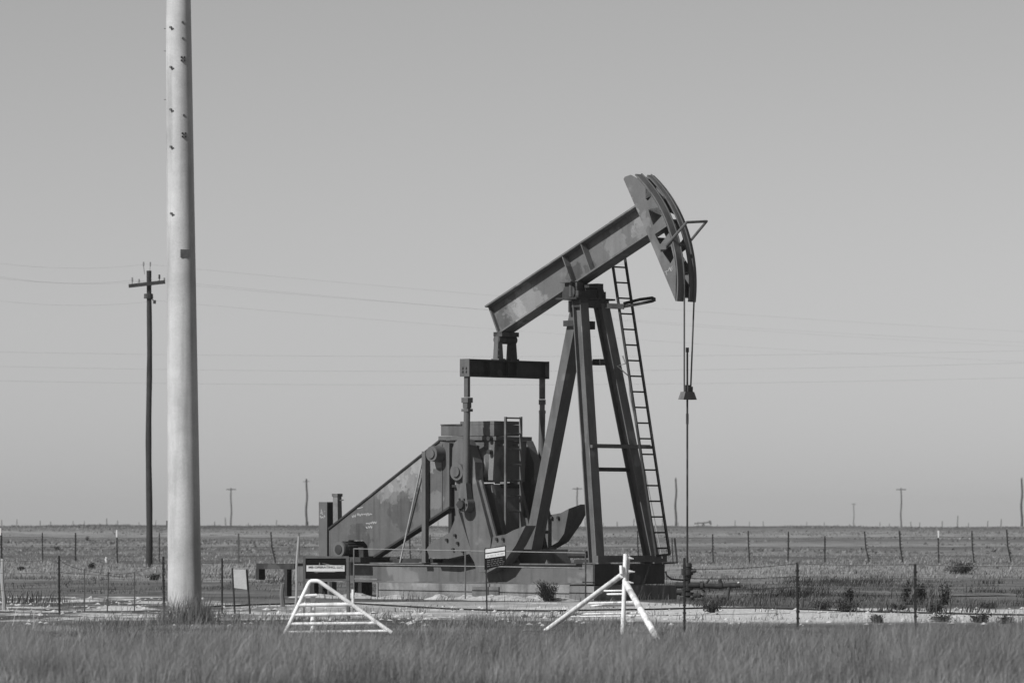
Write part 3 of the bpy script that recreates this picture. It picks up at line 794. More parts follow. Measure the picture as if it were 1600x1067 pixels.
b = MB(); p = Lt(640, 880, .6); b.box((p.x-.35,-.72,.702),(p.x+.75,-.40,.78)); b.tube((p.x-.5,-.6,.76),(p.x-.3,-.6,.76),.05); b.build('battery_tray', M['dark'], PJ)
b = MB(); p = Lt(905, 866, .7); b.tube((p.x-.25,-.7,p.z),(p.x+.2,-.7,p.z),.07,seg=12); b.box((p.x-.05,-.8,.702),(p.x+.3,-.55,.78)); b.build('brake_lever', M['dark'], PJ)
b = MB(); p = Lt(840, 862, .5); b.prism(poly([(795,884),(800,858),(850,858),(857,884)], .35), .35, -.35); b.build('weight_guard', M['steel'], PJ)

# --- bridle, carrier bar and polished rod
cb = Lt(1076, 612, 0.0)
sc = RAD + .034
k0, k1 = (T0+.095)/2 - .09, -(T0+.075)/2 + .10
zbot = PIV.z + RAD*math.sin(th0)
for t, px in ((.12, 1069), (-.20, 1083.5)):
    b = MB()
    pts = [((sc+.012)*math.cos(a), -t*.9, PIV.z + (sc+.012)*math.sin(a)) for a in [th1 - (th1-0)*i/14 for i in range(15)]]
    b.path(pts + [(sc+.012, -t*.9, zbot), (sc+.004, -math.copysign(.10,t), cb.z+.2), (sc, -math.copysign(.09,t), cb.z-.02)], .016, 8); b.build('bridle_cable', M['cable'], PJ, True)
b = MB()
zc_ = cb.z
b.hexa([(sc-.06,-.13,zc_+.0),(sc+.06,-.13,zc_+.0),(sc+.06,.13,zc_+.0),(sc-.06,.13,zc_+.0)], [(sc-.07,-.20,zc_-.15),(sc+.07,-.20,zc_-.15),(sc+.07,.20,zc_-.15),(sc-.07,.20,zc_-.15)])
b.build('carrier_bar', M['steel'], PJ)
b = MB(); b.box((sc-.05,-.04,zc_+.001),(sc+.05,.05,zc_+.13)); b.box((sc-.045,.055,zc_+.001),(sc+.045,.11,zc_+.10)); b.build('rod_clamp', M['dark'], PJ)
b = MB(); zr = Lt(1074,543,0).z; zw = .62
b.tube((sc-.004,0,zw),(sc-.004,0,zr),.019,seg=10); b.tube((sc-.004,0,zr-.09),(sc-.004,0,zr),.032,seg=10); b.tube((sc-.004,0,zc_-.62),(sc-.004,0,zc_-.42),.026,seg=10)
b.build('polished_rod', M['dark'], PJ)

# ------------------------------------------------------------------ footing under the skid
fo = empty('concrete_footing', (X0, Y0, 0), 'long weathered concrete footing under the pump jack skid', 'footing', rz=-A)
b = MB()
sA, sB = Lt(588, 912, 1.12).x, Lt(928, 915, 1.12).x
b.box((sA,-1.12,-.15),(sB-.62,1.12,zb_-.004)); b.build('slab', M['concrete'], fo)
b = MB(); b.box((sB-.617,-1.14,-.15),(sB+.02,1.32,zb_-.03)); b.build('front_block', M['footing'], fo)  # shade on this front end is put into its darker concrete
b = MB(); b.box((-1.9,-1.155,.02),(-1.2,-1.121,zb_-.06)); b.build('form_board', M['rust'], fo)

# ------------------------------------------------------------------ pipe rail along the near side of the cranks
gr = empty('guard_rail', l2w(Vector((-2.5,-1.75,0))), 'thin pipe guard rail with two long bars in front of the cranks', 'guard rail', rz=-A)
gx = lambda px, py: Lt(px, py, 1.75) - Vector((-2.5,-1.75,0))
for px, top in ((553,856),(727,861),(915,863)):
    v = gx(px, top); b = MB(); b.tube((v.x,0,-.03),(v.x,0,v.z),.015,seg=8); b.build('post', M['rust'] if px != 915 else M['dark'], gr)
for p, q_ in (((553,857),(915,863.5)), ((553,881.5),(915,887)), ((553,904),(590,904.5))):
    b = MB(); b.tube(gx(*p), gx(*q_), .0095, seg=8); b.build('rail', M['rail'] , gr)

# ------------------------------------------------------------------ control posts standing behind the belt guard
p = l2w(Lt(510, 868, .1)); z0 = zt_ + .004
def lbox(mb, c, s0, s1, t0, t1, z0, z1): mb.box((s0, -t1, z0), (s1, -t0, z1))
v = Lt(511, 783, .1)
ec = empty('control_cabinet', l2w(Vector((v.x,-.1,0))) , 'narrow tall control cabinet with white paint daubs at the skid tail', 'cabinet', rz=-A)
zt1 = Lt(505, 784, .1).z
b = MB(); b.box((-.235,0,z0),(.0,.20,zt1)); b.build('body', M['steel'], ec)
b = MB(); b.box((-.225,.02,z0+.02),(.003,.18,zt1-.03)); b.build('shade_panel', M['black'], ec)  # black panel painting the shade on the cabinet's front face
sc_ = random.Random(9); b = MB()
for i in range(10):
    x, z = -.20 + sc_.random()*.17, zt1 - .18 - sc_.random()*.20
    b.bar((x,-.003,z),(x+sc_.uniform(-.06,.06),-.003,z+sc_.uniform(-.06,.06)),.005,.018)
b.build('chalk_mark', M['mark'], ec)
v = Lt(528.5, 771, .30); zp = v.z
sp = empty('meter_post', l2w(Vector((v.x,v.y,0))), 'short pale meter post with a capped top behind the belt guard', 'post', rz=-A)
b = MB(); b.hexa([(-.06,-.08,z0),(.08,-.08,z0),(.08,.06,z0),(-.06,.06,z0)], [(-.085,-.07,zp-.06),(.045,-.07,zp-.06),(.045,.05,zp-.06),(-.085,.05,zp-.06)]); b.build('post', M['meter'], sp)
b = MB(); b.box((-.10,-.085,zp-.0595),(.06,.065,zp)); b.tube((.04,0,zp-.14),(.14,0,zp-.13),.012); b.build('cap', M['rust'], sp)

# ------------------------------------------------------------------ wellhead
wv = l2w(Vector((sc-.004, 0, 0)))
wh = empty('wellhead', wv, 'dark wellhead with valves and a side flow line under the polished rod', 'wellhead')
def zpx(py, Y=None): return CAMZ + (HY - py) * (Y or wv.y) / F
b = MB()
z = zpx
b.tube((0,0,z(906)),(0,0,z(898)),.06,.085,seg=14); b.tube((0,0,z(898)),(0,0,z(888)),.115,seg=14); b.tube((0,0,z(888)),(0,0,z(885)),.085,seg=14); b.tube((0,0,z(885)),(0,0,z(879)),.10,.07,seg=14); b.tube((0,-.05,z(893)),(.17,-.08,z(891)),.035,seg=8)
for dx in (-.07,.07): b.tube((dx,-.02,z(898)),(dx,-.02,z(880)),.015,seg=6)
b.build('stuffing_box', M['dark'], wh, True)
b = MB(); b.tube((0,0,-.05),(0,0,z(903)),.06,seg=14); b.tube((0,0,z(922)),(0,0,z(918)),.11,seg=14); b.tube((0,0,z(938)),(0,0,z(933)),.14,seg=14)
b.tube((0,0,z(953)),(0,0,z(938)),.15,seg=14); b.tube((0,0,z(930)),(0,0,z(925)),.13,seg=14); b.tube((-.2,-.02,z(925)),(-.05,-.02,z(925)),.05,seg=10); b.tube((-.22,0,z(914)),(.22,0,z(914)),.06,seg=12); b.build('casing_head', M['dark'], wh, True)
b = MB(); b.path([(.1,0,z(914)),(.25,0,z(914.5)),(.6,0,z(915.5)),(.98,0,z(913.5)),(1.02,0,z(913.5))], .05, 10); b.tube((.36,0,z(911)),(.42,0,z(905)),.02); b.tube((.65,0,z(912)),(.62,0,z(905)),.035)
b.tube((.24,0,z(914.5)),(.30,0,z(914.5)),.085); b.tube((.60,0,z(915)),(.66,0,z(915)),.075)
b.build('flow_line', M['dark'], wh, True)
b = MB(); b.path([(.80,0,z(914)),(.79,0,z(920)),(.765,0,z(932)),(.74,0,z(948)),(.74,0,-.03)], .042, 10); b.tube((.66,0,z(932.5)),(.78,0,z(932.5)),.045); b.tube((.74,0,-.02),(.74,0,z(944)),.11,seg=10)
b.build('standpipe', M['dark'], wh, True)
b = MB(); b.tube((.1,-.05,z(930)),(.26,-.05,z(930)),.045); 
ring = [(.30, -.05+.11*math.cos(a), z(930)+.11*math.sin(a)) for a in [i/16*6.283 for i in range(17)]]
b.path([(x+.04*math.sin(i), y-.05, zz) for i,(x,y,zz) in enumerate(ring)], .014, 6); b.tube((.26,-.05,z(930)),(.32,-.1,z(930)),.018)
b.build('valve', M['dark'], wh)
b = MB(); b.hexa([(.08,-.14,-.02),(.42,-.16,-.02),(.42,.14,-.02),(.08,.12,-.02)], [(.12,-.10,z(936)),(.30,-.10,z(936)),(.30,.10,z(936)),(.12,.10,z(936))]); b.build('valve_box', M['black'], wh)
b = MB(); b.tube((1.02,0,z(913.5)),(.96,0,z(910)),.03); b.build('gauge', M['white'], wh)
# black hose from the skid nose
b = MB(); hs = [W(1040,893,97.6), W(1042,899,97.5), W(1049,904.5,97.5), W(1060,905.5,97.6), W(1074,906,97.9)]
b.path(hs, .018, 8); o = b.build('hose', M['black'], None, True); tag(o, 'thin black hose drooping from the skid nose to the wellhead', 'hose')
# long poly line lying across the pad
b = MB(); ln = []
for px, py in ((330,947),(420,944),(500,942),(560,943),(640,947),(700,950),(780,952.5),(860,953),(940,952),(1020,951.5),(1100,950),(1180,950.5),(1260,953),(1350,956.5),(1450,959),(1540,961),(1660,962.5)):
    Y = groundY(py); X = gX(px, Y); ln.append((X, Y + random.uniform(-.05,.05), hgt(X, Y) + .014))
b.path(ln, .015, 8); o = b.build('poly_pipe', M['black'], None, True); tag(o, 'long black pipe lying on the pale rock across the whole lease', 'pipe')

# ================================================================== poles and overhead wires
def gbase(px, Y):
    x = gX(px, Y); return Vector((x, Y, hgt(x, Y)))
# the big pale pole at the left
YP = 76.0
c0 = gbase(289, YP); zt = CAMZ + HY*YP/F
pl = empty('utility_pole', c0, 'huge pale smooth utility pole rising out of the top of the picture', 'utility pole')
tilt = (gX(278.6, YP) - gX(289, YP)) / (zt - c0.z)
rb, rt_ = 53.5*YP/F/2, 39*YP/F/2
Htop = 17.0
def pole_at(z): return Vector((tilt*z, 0, z)), rb + (rt_ - rb)*z/zt
b = MB(); pts, rad = [], []
for i in range(36):
    z = -.2 + (Htop+.2)*i/35; p, r = pole_at(z); pts.append(p); rad.append(r)
b.path(pts, 0, 40, rad); b.build('shaft', M['pole'], pl, True)
def on_pole(py, off):
    """a point on the pole's face, off = -1..1 across it as seen from the road"""
    z = CAMZ + (HY - py)*YP/F - c0.z; p, r = pole_at(z)
    nrm = Vector((off, -math.sqrt(max(0, 1 - off*off)), 0)); return p + nrm*r, nrm
for py, off in ((45,-.52),(107,-.52),(173,-.55),(231,-.55),(335,-.55)):
    p, nrm = on_pole(py, off); b = MB(); b.tube(p - nrm*.02, p + nrm*.035, .018, seg=8); b.bar(p+nrm*.02, p+nrm*.03+Vector((.045,0,-.015)), .014, .014); b.build('step_lug', M['rust'], pl)
for py in (37, 62, 182):
    p, nrm = on_pole(py, .38); b = MB(); b.tube(p - nrm*.01, p + nrm*.008, .018, seg=10); b.build('bolt', M['rust'], pl)
for py in (91.5, 96.5, 210, 215):
    p, nrm = on_pole(py, .36); b = MB(); sd = Vector((-nrm.y, nrm.x, 0))
    for dx in (-.022, .022): b.tube(p + sd*dx - nrm*.01, p + sd*dx + nrm*.02, .014, seg=8)
    b.build('bolt', M['dark'], pl)
for py in (45, 80, 156):
    p, nrm = on_pole(py, -.99); b = MB(); b.tube(p - nrm*.01, p + nrm*.03, .010, seg=6); b.build('step_lug', M['galv'], pl)
for py, l in ((818,.09),(863,.17),(886,.09)):
    p, nrm = on_pole(py, -.99); b = MB(); b.bar(p + Vector((-.005,0,-l/2)), p + Vector((-.005,0,l/2)), .03, .03); b.build('cable_clip', M['rust'], pl)
p, nrm = on_pole(397, .34); sd = Vector((-nrm.y, nrm.x, 0)); b = MB(); b.bar(p - sd*.07, p + sd*.07, .02, .115, (nrm.x, nrm.y, 0)); b.build('number_plate', M['rust'], pl)

def wood_pole(px, ytop, Y, r, label, group=None, arm=True, wob=.06, mat='wood', z0=None, arms=((445,-27,27,-3),), name='utility_pole'):
    c = gbase(px, Y)
    if z0 is not None: c.z = z0
    H = CAMZ + (HY - ytop)*Y/F - c.z
    root = empty(name, c, label, 'utility pole', group)
    b = MB(); n_ = 14
    pts = [Vector((wob*math.sin(i*.7+px)*(.3 + .7*math.sin(math.pi*i/n_)), 0, -.1 + (H+.1)*i/n_)) for i in range(n_+1)]
    b.path(pts, 0, 10, [r*(1.0 - .28*i/n_)*(1 + .05*math.sin(i*2.3)) for i in range(n_+1)])
    b.build('shaft', M[mat], root, True)
    return root, c, H
wpz, c, H = wood_pole(233, 423, 173, .112, 'dark weathered wooden power pole with one crossarm, just left of the huge pale pole', wob=.02)
ppm = 173 / F
topx = (230.5 - 233) * ppm
za = CAMZ + (HY - 445.5)*ppm - c.z
b = MB(); b.bar((-30*ppm + topx/2, -.16, za - .04), (25.5*ppm, -.16, za + .10), .10, .12); arm_ = b.build('crossarm', M['wood'], wpz)
ins = [(-26, 445, .28), (-15.5, 444, .2), (16.5, 441, .28), (24, 441, .16)]
for dx, py, hh in ins:
    b = MB(); z = za + .03 + dx*ppm*.10; b.tube((dx*ppm,-.16,z),(dx*ppm,-.16,z+hh*.6),.014,seg=8); b.tube((dx*ppm,-.16,z+hh*.5),(dx*ppm,-.16,z+hh),.036,.03,seg=10)
    b.build('insulator', M['glass'] if dx != 16.5 else M['dark'], arm_)
b = MB(); zz = CAMZ + (HY - 416)*ppm - c.z
for dx in (-4.5, 3): b.tube((dx*ppm+topx,0,H-.12),(dx*ppm*1.4+topx,0,zz),.012,seg=6); b.tube((dx*ppm*1.4+topx,0,zz),(dx*ppm*1.4+topx,0,zz+.14),.028,seg=8)
b.build('ridge_pin', M['glass'], wpz)
b = MB(); zz = CAMZ + (HY - 472)*ppm - c.z; b.tube((0,0,zz+.2),(.19,-.1,zz+.02),.02); b.tube((.19,-.1,zz-.06),(.19,-.1,zz+.06),.05); b.tube((-.02,0,zz+.12),(-.02,0,zz+.28),.16,.15,seg=10); b.build('neutral_bracket', M['dark'], wpz)

def wire(pts, label, r, group):
    """an overhead wire through known points (a parabola between its ends)"""
    b = MB(); b.path(pts, r, 5); o = b.build('overhead_wire', M['wire'], None, True, base=pts[0])
    return tag(o, label, 'wire', group)
def sag(p, q_, s, n_=24): 
    return [p.lerp(q_, i/n_) - Vector((0,0,s*4*(i/n_)*(1-i/n_))) for i in range(n_+1)]
g1 = 'wires strung from the wooden power pole'
YE = 242.0
for nm, p0, pr, pe, pl_ in (('uppermost', (229,413), (356,425.5), (1600,517), (0,424)),
                            ('second highest', (207,438), (313,438.5), (1600,534), (0,443)),
                            ('third highest', (249,438), (370,451), (1600,541), (0,446)),
                            ('lowest', (246,470), (323,479), (1600,565), (0,481))):
    a = W(p0[0], p0[1], 173); e_ = W(pe[0], pe[1], YE); e2 = a + (e_ - a)*1.10; e2.z = e_.z + .1
    s_ = .25
    wire(sag(a, e2, s_), 'faint overhead wire running right from the wooden pole, %s of its four' % nm, .0016, g1)
    l_ = W(pl_[0], pl_[1], 150); l2 = a + (l_ - a)*1.25; l2.z = l_.z + .12
    wire(sag(l2, a, .22, 12), 'faint overhead wire running left from the wooden pole, %s of its four' % nm, .0016, g1)
for nm, ys in (('upper', (550, 557, 556, 548)), ('middle', (572.5, 580.5, 578, 567)), ('lower', (595, 601.5, 599.5, 590))):
    Yw = 320
    xs_ = (0, 720, 1050, 1600)
    cf = np.polyfit(xs_, ys, 2)
    pts = [W(px, float(np.polyval(cf, px)), Yw) for px in range(-420, 2021, 80)]
    wire(pts, 'faint level overhead wire crossing the whole sky, %s one of three' % nm, .0036, 'level wires crossing the sky')

# ------------------------------------------------------------------ far poles
for px, yt, Y, r, lb in ((479, 748, 640, .15, 'bare dark wooden pole far off above the left end of the pump skid'),
                         (1056, 748, 640, .15, 'bare dark wooden pole far off, just left of the polished rod'),
                         (1596.5, 748, 640, .16, 'bare dark wooden pole far off at the right edge of the picture')):
    root, c, H = wood_pole(px, yt, Y, r, lb, 'bare poles far off', wob=.07, mat='farwood')
    b = MB(); b.bar((-.45,-.1,H-.35),(.4,-.1,H-.32),.06,.06) if px < 1000 else b.tube((-.1,0,H-.02),(.05,0,H+.18),.05); b.build('pole_top', M['farwood'], root)
for px, yt, Y, lb in ((361, 762, 1350, 'faint distant pole with a crossarm, right of the huge pale pole'),
                      (902, 761, 1350, 'faint distant pole with a crossarm, seen left of the front legs of the pump'),
                      (1408, 762, 1350, 'faint distant pole with a crossarm on the right of the horizon'),
                      (1334, 786, 2600, 'faintest and shortest of the crossarm poles on the right horizon')):
    root, c, H = wood_pole(px, yt, Y, .24 if Y < 2000 else .3, lb, 'crossarm poles on the horizon', wob=.10, mat='farwood', z0=-1)
    b = MB(); b.box((-1.3,-.2,H-.55),(1.3,-.05,H-.3)); b.build('crossarm', M['farwood'], root)
# tiny posts standing all along the skyline
b = MB(); b.tube((0,0,-.3),(.03,0,2.1),.10,.07,seg=6); proto = b.build('skyline_post', M['farwood'], None)
tag(proto, 'tiny faint post standing on the skyline', 'post', 'tiny faint posts along the skyline')
rr = random.Random(4); first = True
for i in range(64):
    px = 8 + i*25.2 + rr.uniform(-9, 9)
    if 256 < px < 318 or 505 < px < 660 or 760 < px < 800: continue
    Y = rr.uniform(900, 1250); o = proto if first else ocopy(proto); first = False
    x = gX(px, Y); o.location = (x, Y, hgt(x, Y)); o.scale = (1, 1, rr.uniform(1.15, 1.75)); o.rotation_euler = (0, rr.uniform(-.06,.06), 0)
# a far pump jack, nose down on the skyline
Yf = 1500; c = Vector((gX(1100, Yf), Yf, CAMZ - 2*Yf/F))
fp = empty('pump_jack', c, 'tiny far pump jack silhouette on the horizon right of the polished rod', 'pump jack')
k = Yf/F
b = MB(); b.bar((-15*k,0,4.2*k),(9*k,0,6.2*k),.5,2.0*k); b.build('walking_beam', M['farwood'], fp)
b = MB(); b.hexa([(7*k,-.4,9*k),(11*k,-.4,9*k),(12*k,-.4,2*k),(9*k,-.4,3*k)], [(7*k,.4,9*k),(11*k,.4,9*k),(12*k,.4,2*k),(9*k,.4,3*k)]); b.build('horse_head', M['farwood'], fp)
b = MB(); b.bar((-1*k,0,5*k),(-4*k,0,-3*k),.4,.4); b.bar((-1*k,0,5*k),(2*k,0,-3*k),.4,.4); b.build('post', M['farwood'], fp)
b = MB(); b.hexa([(-18*k,-1,-3*k),(18*k,-1,-3*k),(18*k,1,-3*k),(-18*k,1,-3*k)], [(-12*k,-1,1.2*k),(9*k,-1,1.2*k),(9*k,1,1.2*k),(-12*k,1,1.2*k)]); b.build('base', M['footing'], fp)

# ================================================================== fences
def tpost(mb, c, top, r=.022, bend=(0,0), flag=True):
    """steel T section post from the ground to `top`, optionally leaning"""
    a = Vector(c) - Vector((0,0,.1)); t = Vector(top)
    mid = a.lerp(t, .55) + Vector((bend[0], bend[1], 0))
    for p, q_ in ((a, mid), (mid, t)):
        mb.bar(p, q_, r*2.0, r*.5); mb.bar(p + Vector((0, r*.62, 0)), q_ + Vector((0, r*.62, 0)), r*.5, r*1.2)
    return mb
def fence(name, posts, wires, label, cat, wr, barbs=.0, mat='tpost'):
    """posts: (px, ytop, Y, radius, lean px, material); wires: rows of photo y at each post"""
    o0 = gbase(posts[0][0], posts[0][2])
    root = empty(name, o0, label, cat)
    P = []
    for px, yt, Y, r, lean, m in posts:
        c = gbase(px + lean, Y); t = W(px, yt, Y)
        b = MB(); tpost(b, c - o0, t - o0, r, (-lean*Y/F*.25, 0))
        po = b.build('post', M[m], root)
        if m == 'tpost' and r > .025:
            b = MB(); 
            for k in range(8):
                p = c.lerp(t, .18 + k*.1) - o0; b.box((p.x - r*.9, p.y - r*.9, p.z - .012), (p.x + r*.9, p.y - r*.28, p.z + .012))
            b.build('stud', M[m], po)
        P.append((c, t))
    for row in wires:
        b = MB(); pts = []
        for (c, t), h_ in zip(P, row):
            if h_ is None: continue
            k = (h_ - c.z) / max(.01, (t.z - c.z)); p = c.lerp(t, min(1, k)); p.z = h_
            pts.append(p - o0 - Vector((0, .03, 0)))
        full = []
        for p, q_ in zip(pts, pts[1:]): full += sag(p, q_, random.uniform(.005,.03), 6)[:-1]
        full.append(pts[-1]); b.path(full, wr, 5)
        if barbs:
            for p, q_ in zip(full, full[1:]):
                n_ = int((q_ - p).length / barbs)
                for i in range(n_):
                    m_ = p.lerp(q_, (i + .5)/n_); d_ = Vector((random.uniform(-1,1), random.uniform(-1,1), random.uniform(-1,1))).normalized()*.014
                    b.bar(m_ - d_, m_ + d_, wr, wr)
        b.build('wire', M['wire'], root, False)
    return root
zat = lambda py, Y: CAMZ + (HY - py)*Y/F
NP = [(1069.5,871,68,.026,0,'tpost'),(1246,878.5,70,.028,1,'tpost'),(1430,880,66,.028,1,'tpost'),(1630,884,64,.028,0,'tpost'),(1840,884,62,.028,0,'tpost')]
fence('wire_fence', NP, [[zat(y_, p[2]) for p, y_ in zip(NP, ys)] for ys in ((889,880,881,883,885),(903,900,902,904,906),(919,916,918,921,924))],
      'near barbed wire fence on dark steel posts right of the wellhead', 'fence', .0045, .14)
NL = [(-120,874,84,.024,0,'tpost'),(-40,872,84,.022,2,'tpost'),(92,868,83,.026,1,'tpost'),(132,888,86,.017,0,'rust'),(169,893,86,.018,-2,'rust'),(210,893,87,.016,0,'rust'),(255,869,84,.028,2,'tpost'),(347,872,84,.024,0,'tpost')]
fence('wire_fence', NL, [[zat(y_, p[2]) for p, y_ in zip(NL, ys)] for ys in ((876,875,874,890,895,894,876,880),(893,893,893,896,898,899,895,897),(921,921,921,920,919,919,921,920))],
      'near wire fence of dark and rusty posts around the huge pale pole', 'fence', .004, .16)
FP = [(-60,830,190,0.039,0,'tpost'),(2,832,192,0.047,1,'tpost'),(66,832,192,0.035,1,'tpost'),(118,832,193,0.043,0,'tpost'),(182.5,831,190,0.039,1,'tpost'),(249,832,196,0.031,0,'tpost'),(372.5,833,190,0.051,0,'rust'),(423,831,192,0.039,9,'tpost'),(467,832,190,0.035,2,'rust'),
      (546,836,192,0.039,0,'tpost'),(640,833,190,0.039,2,'tpost'),(672,835,190,0.031,1,'tpost'),(996,829,196,0.035,3,'tpost'),(1050,840,196,0.031,2,'tpost'),(1113.5,834,196,0.039,1,'tpost'),(1169,829,196,0.039,3,'tpost'),(1232,830,196,0.043,-1,'tpost'),(1289,837,196,0.043,0,'tpost'),(1351,830,190,0.039,9,'tpost'),(1405.5,829,196,0.051,6,'tpost'),(1466,832,194,0.039,1,'tpost'),(1518.5,829,196,0.039,4,'tpost'),(1573,827,196,0.043,8,'tpost'),(1640,830,196,0.039,0,'tpost'),(1720,830,196,0.039,0,'tpost')]
bf = fence('wire_fence', FP, [[zat(y_ + random.uniform(-1,1), p[2]) for p in FP] for y_ in (839,854,868)],
      'long back fence of thin leaning posts crossing the range behind the pump', 'fence', .007)
for px, yt, Y in ((1, 826, 192), (182.5, 829, 190), (1466, 830, 194)):
    v = W(px, yt, Y) - bf.location; b = MB(); b.bar(v + Vector((0,-.05,.03)), v + Vector((0,-.05,-.24)), .10, .05); b.build('white_cap', M['signwhite'], bf)

# loose stakes
def stake(px, yt, Y, r, lean, mat, label, name='stake', cat='stake', group=None):
    c = gbase(px + lean, Y); t = W(px, yt, Y); b = MB(); n_ = 7
    b.path([(t - c)*(i/n_) + Vector((math.sin(i*1.1)*min(r,.02)*.5, 0, -.05)) for i in range(n_+1)], 0, 7, [r*(1.05 - .2*i/n_) for i in range(n_+1)])
    o = b.build(name, M[mat], None, True); o.location = c; return tag(o, label, cat, group)
stake(466, 833, 92, .022, -4.5, 'galv', 'thin pale stake leaning left of the black name sign')
stake(3, 868, 88, .035, 3, 'galv', 'thin bent whitish stake at the left edge of the picture')
stake(166, 868, 192, .05, 0, 'signwhite', 'tiny white marker stub in the grass left of the wooden pole', 'marker', 'marker')
stake(441, 907, 92, .045, 0, 'footing', 'short pale concrete stub post beside the skid tail', 'concrete_post', 'post')

# ================================================================== signs
YS = 79.0
c = gbase(512, YS); k = YS/F
sg = empty('name_sign', c, 'black sign with a white lettered band in a grey frame before the skid', 'sign')
def rel(px, py, dy=0): v = W(px, py, YS) - c; v.y = dy; return v
b = MB(); p, q_ = rel(477.5,904), rel(540.5,871.5); b.box((p.x,-.012,p.z),(q_.x,.006,q_.z)); b.build('board', M['signblack'], sg)
b = MB(); x0, x1, z0_, z1 = rel(473.5,0).x, rel(545,0).x, rel(0,907).z, rel(0,868.5).z
b.box((x0,-.025,z1-.035),(x1,.03,z1)); b.box((x0,-.025,z0_),(x1,.03,z0_+.03)); b.box((x0,-.0245,z0_+.0302),(x0+.037,.03,z1-.0352)); b.box((x1-.037,-.0245,z0_+.0302),(x1,.03,z1-.0352)); b.build('frame', M['tpost'] if False else M['steel'], sg)
b = MB(); b.box((x1-.036,-.02,-.1),(x1+.005,.025,z0_-.0005)); b.box((x0+.0,-.02,-.1),(x0+.03,.025,z0_-.0005)); b.box((x1+.006,-.01,-.1),(x1+.022,.01,z1-.03)); b.build('post', M['rust'], sg)
b = MB(); p, q_ = rel(478.8,892.3), rel(538.5,882.8); b.box((p.x,-.016,p.z),(q_.x,-.0125,q_.z)); band = b.build('band', M['signwhite'], sg)
ctr = rel(509, 886)
lettering('lettering', 'MB OPERATING, LLC', .046, M['letter'], band, Matrix.Translation((ctr.x, -.0175, ctr.z)) @ Matrix.Rotation(R(90), 4, 'X'), .53, bold=.0012)
b = MB()   # the emblem worn to a pale smear over and under the band
for (xa, ya, xb, yb, w_) in ((499,882.4,499.6,878.6,.008),(504,879.8,514,881.5,.006),(509,882,520,882.5,.006),(494,892.9,524,892.9,.008),(491,893.4,496,894.4,.006)):
    p, q_ = rel(xa,ya,-.0145), rel(xb,yb,-.0145); b.bar(p, q_, .003, w_)
b.build('emblem', M['galv'], sg)

YW = 86.0
c = gbase(760.5, YW)
ws = empty('warning_sign', c, 'small tilted warning sign with two white bands over dark lettering on a thin post', 'sign')
rw = lambda px, py, dy=0: Vector((gX(px, YW) - c.x, dy, zat(py, YW) - c.z))
def quad(pts, d0, d1, name, m, par):
    b = MB(); b.hexa([rw(x, y, d0) for x, y in pts], [rw(x, y, d1) for x, y in pts]); return b.build(name, m, par)
bd = quad([(757,857),(790.5,851.5),(790.5,882),(757,890)], -.012, .004, 'board', M['signblack'], ws)
quad([(758.4,857.9),(789,853.2),(789,859.3),(758.4,863.7)], -.016, -.0125, 'band', M['signwhite'], bd)
bn = quad([(758.4,865.5),(789,860.9),(789,867.6),(758.4,872)], -.016, -.0125, 'band', M['signwhite'], bd)
b = MB()
for x, y, l in ((761,868.7,3),(766,868,5),(773,867,2),(777,866,3),(782,865,5)): b.bar(rw(x,y,-.0165), rw(x+l,y-l*.15,-.0165), .002, .018)
b.build('lettering', M['signgrey'], bn)
b = MB(); r3 = random.Random(2)
for row in range(4):
    x = 761
    while x < 786:
        l = r3.uniform(2,5); y = 875.5 + row*3.1 - (x-761)*.17; b.bar(rw(x,y,-.0135), rw(min(x+l,788),y-l*.17,-.0135), .002, .012); x += l + 1.4
b.build('lettering', M['rust'], bd)
b = MB(); b.bar(rw(759,856,.02), rw(761,962,.02), .025, .025); b.build('post', M['tpost'], ws)

YG = 84.0
c = gbase(376, YG)
gs = empty('blank_sign', c, 'blank pale sign plate between two dark leaning stakes by the huge pole', 'sign')
rg = lambda px, py, dy=0: Vector((gX(px, YG) - c.x, dy, zat(py, YG) - c.z))
b = MB(); pp = [(364.5,889),(384,890),(386,920.5),(366,918)]; b.hexa([rg(x,y,-.02) for x,y in pp],[rg(x,y,-.008) for x,y in pp]); b.build('plate', M['signgrey'], gs)
for (xa,ya),(xb,yb) in (((363,887),(367,962)),((385.5,889),(391,962))):
    b = MB(); b.tube(rg(xa,ya,.012), rg(xb,yb,.012), .016, seg=7); b.build('stake', M['tpost'], gs)

# ================================================================== white pipe wings of the cattle guard
def pipes(name, segs, Yref, r, root, c):
    for s in segs:
        (xa,ya,Ya),(xb,yb,Yb) = s[0], s[1]; rr_ = s[2] if len(s) > 2 else r
        b = MB(); b.tube(W(xa,ya,Ya) - c, W(xb,yb,Yb) - c, rr_, seg=12); b.build(s[3] if len(s) > 3 else name, M['white'], root, True)
YL = 67.6
c = gbase(491, YL)
lw = empty('pipe_wing', c, 'white pipe wing with five cross rails under the black sign', 'cattle guard wing')
b = MB(); pts = [W(x,y,YL) - c for x, y in ((440,1000),(462,954),(481.5,913),(484,908.8),(486.5,907.4),(495,907.2),(498.5,908.2),(503,911),(549,943.5),(603,982),(612,988))]
b.path(pts, .027, 12); b.build('frame', M['white'], lw, True)
pipes('rail', [((473,930.5,YL),(495,929.5,YL),.020),((464,945,YL),(550,944,YL),.026),((456,960.5,YL),(570,958.5,YL),.024),((450,974.5,YL),(590,973,YL),.022),((446,987.5,YL),(607,985.5,YL),.020)], YL, .024, lw, c)
pipes('upright', [((551.5,920.5,YL+.05),(551.5,946,YL+.05),.02),((489,931,YL+.12),(489,1000,YL+.12),.034),((475.5,922,YL+.02),(475.5,946,YL+.02),.018)], YL, .02, lw, c)

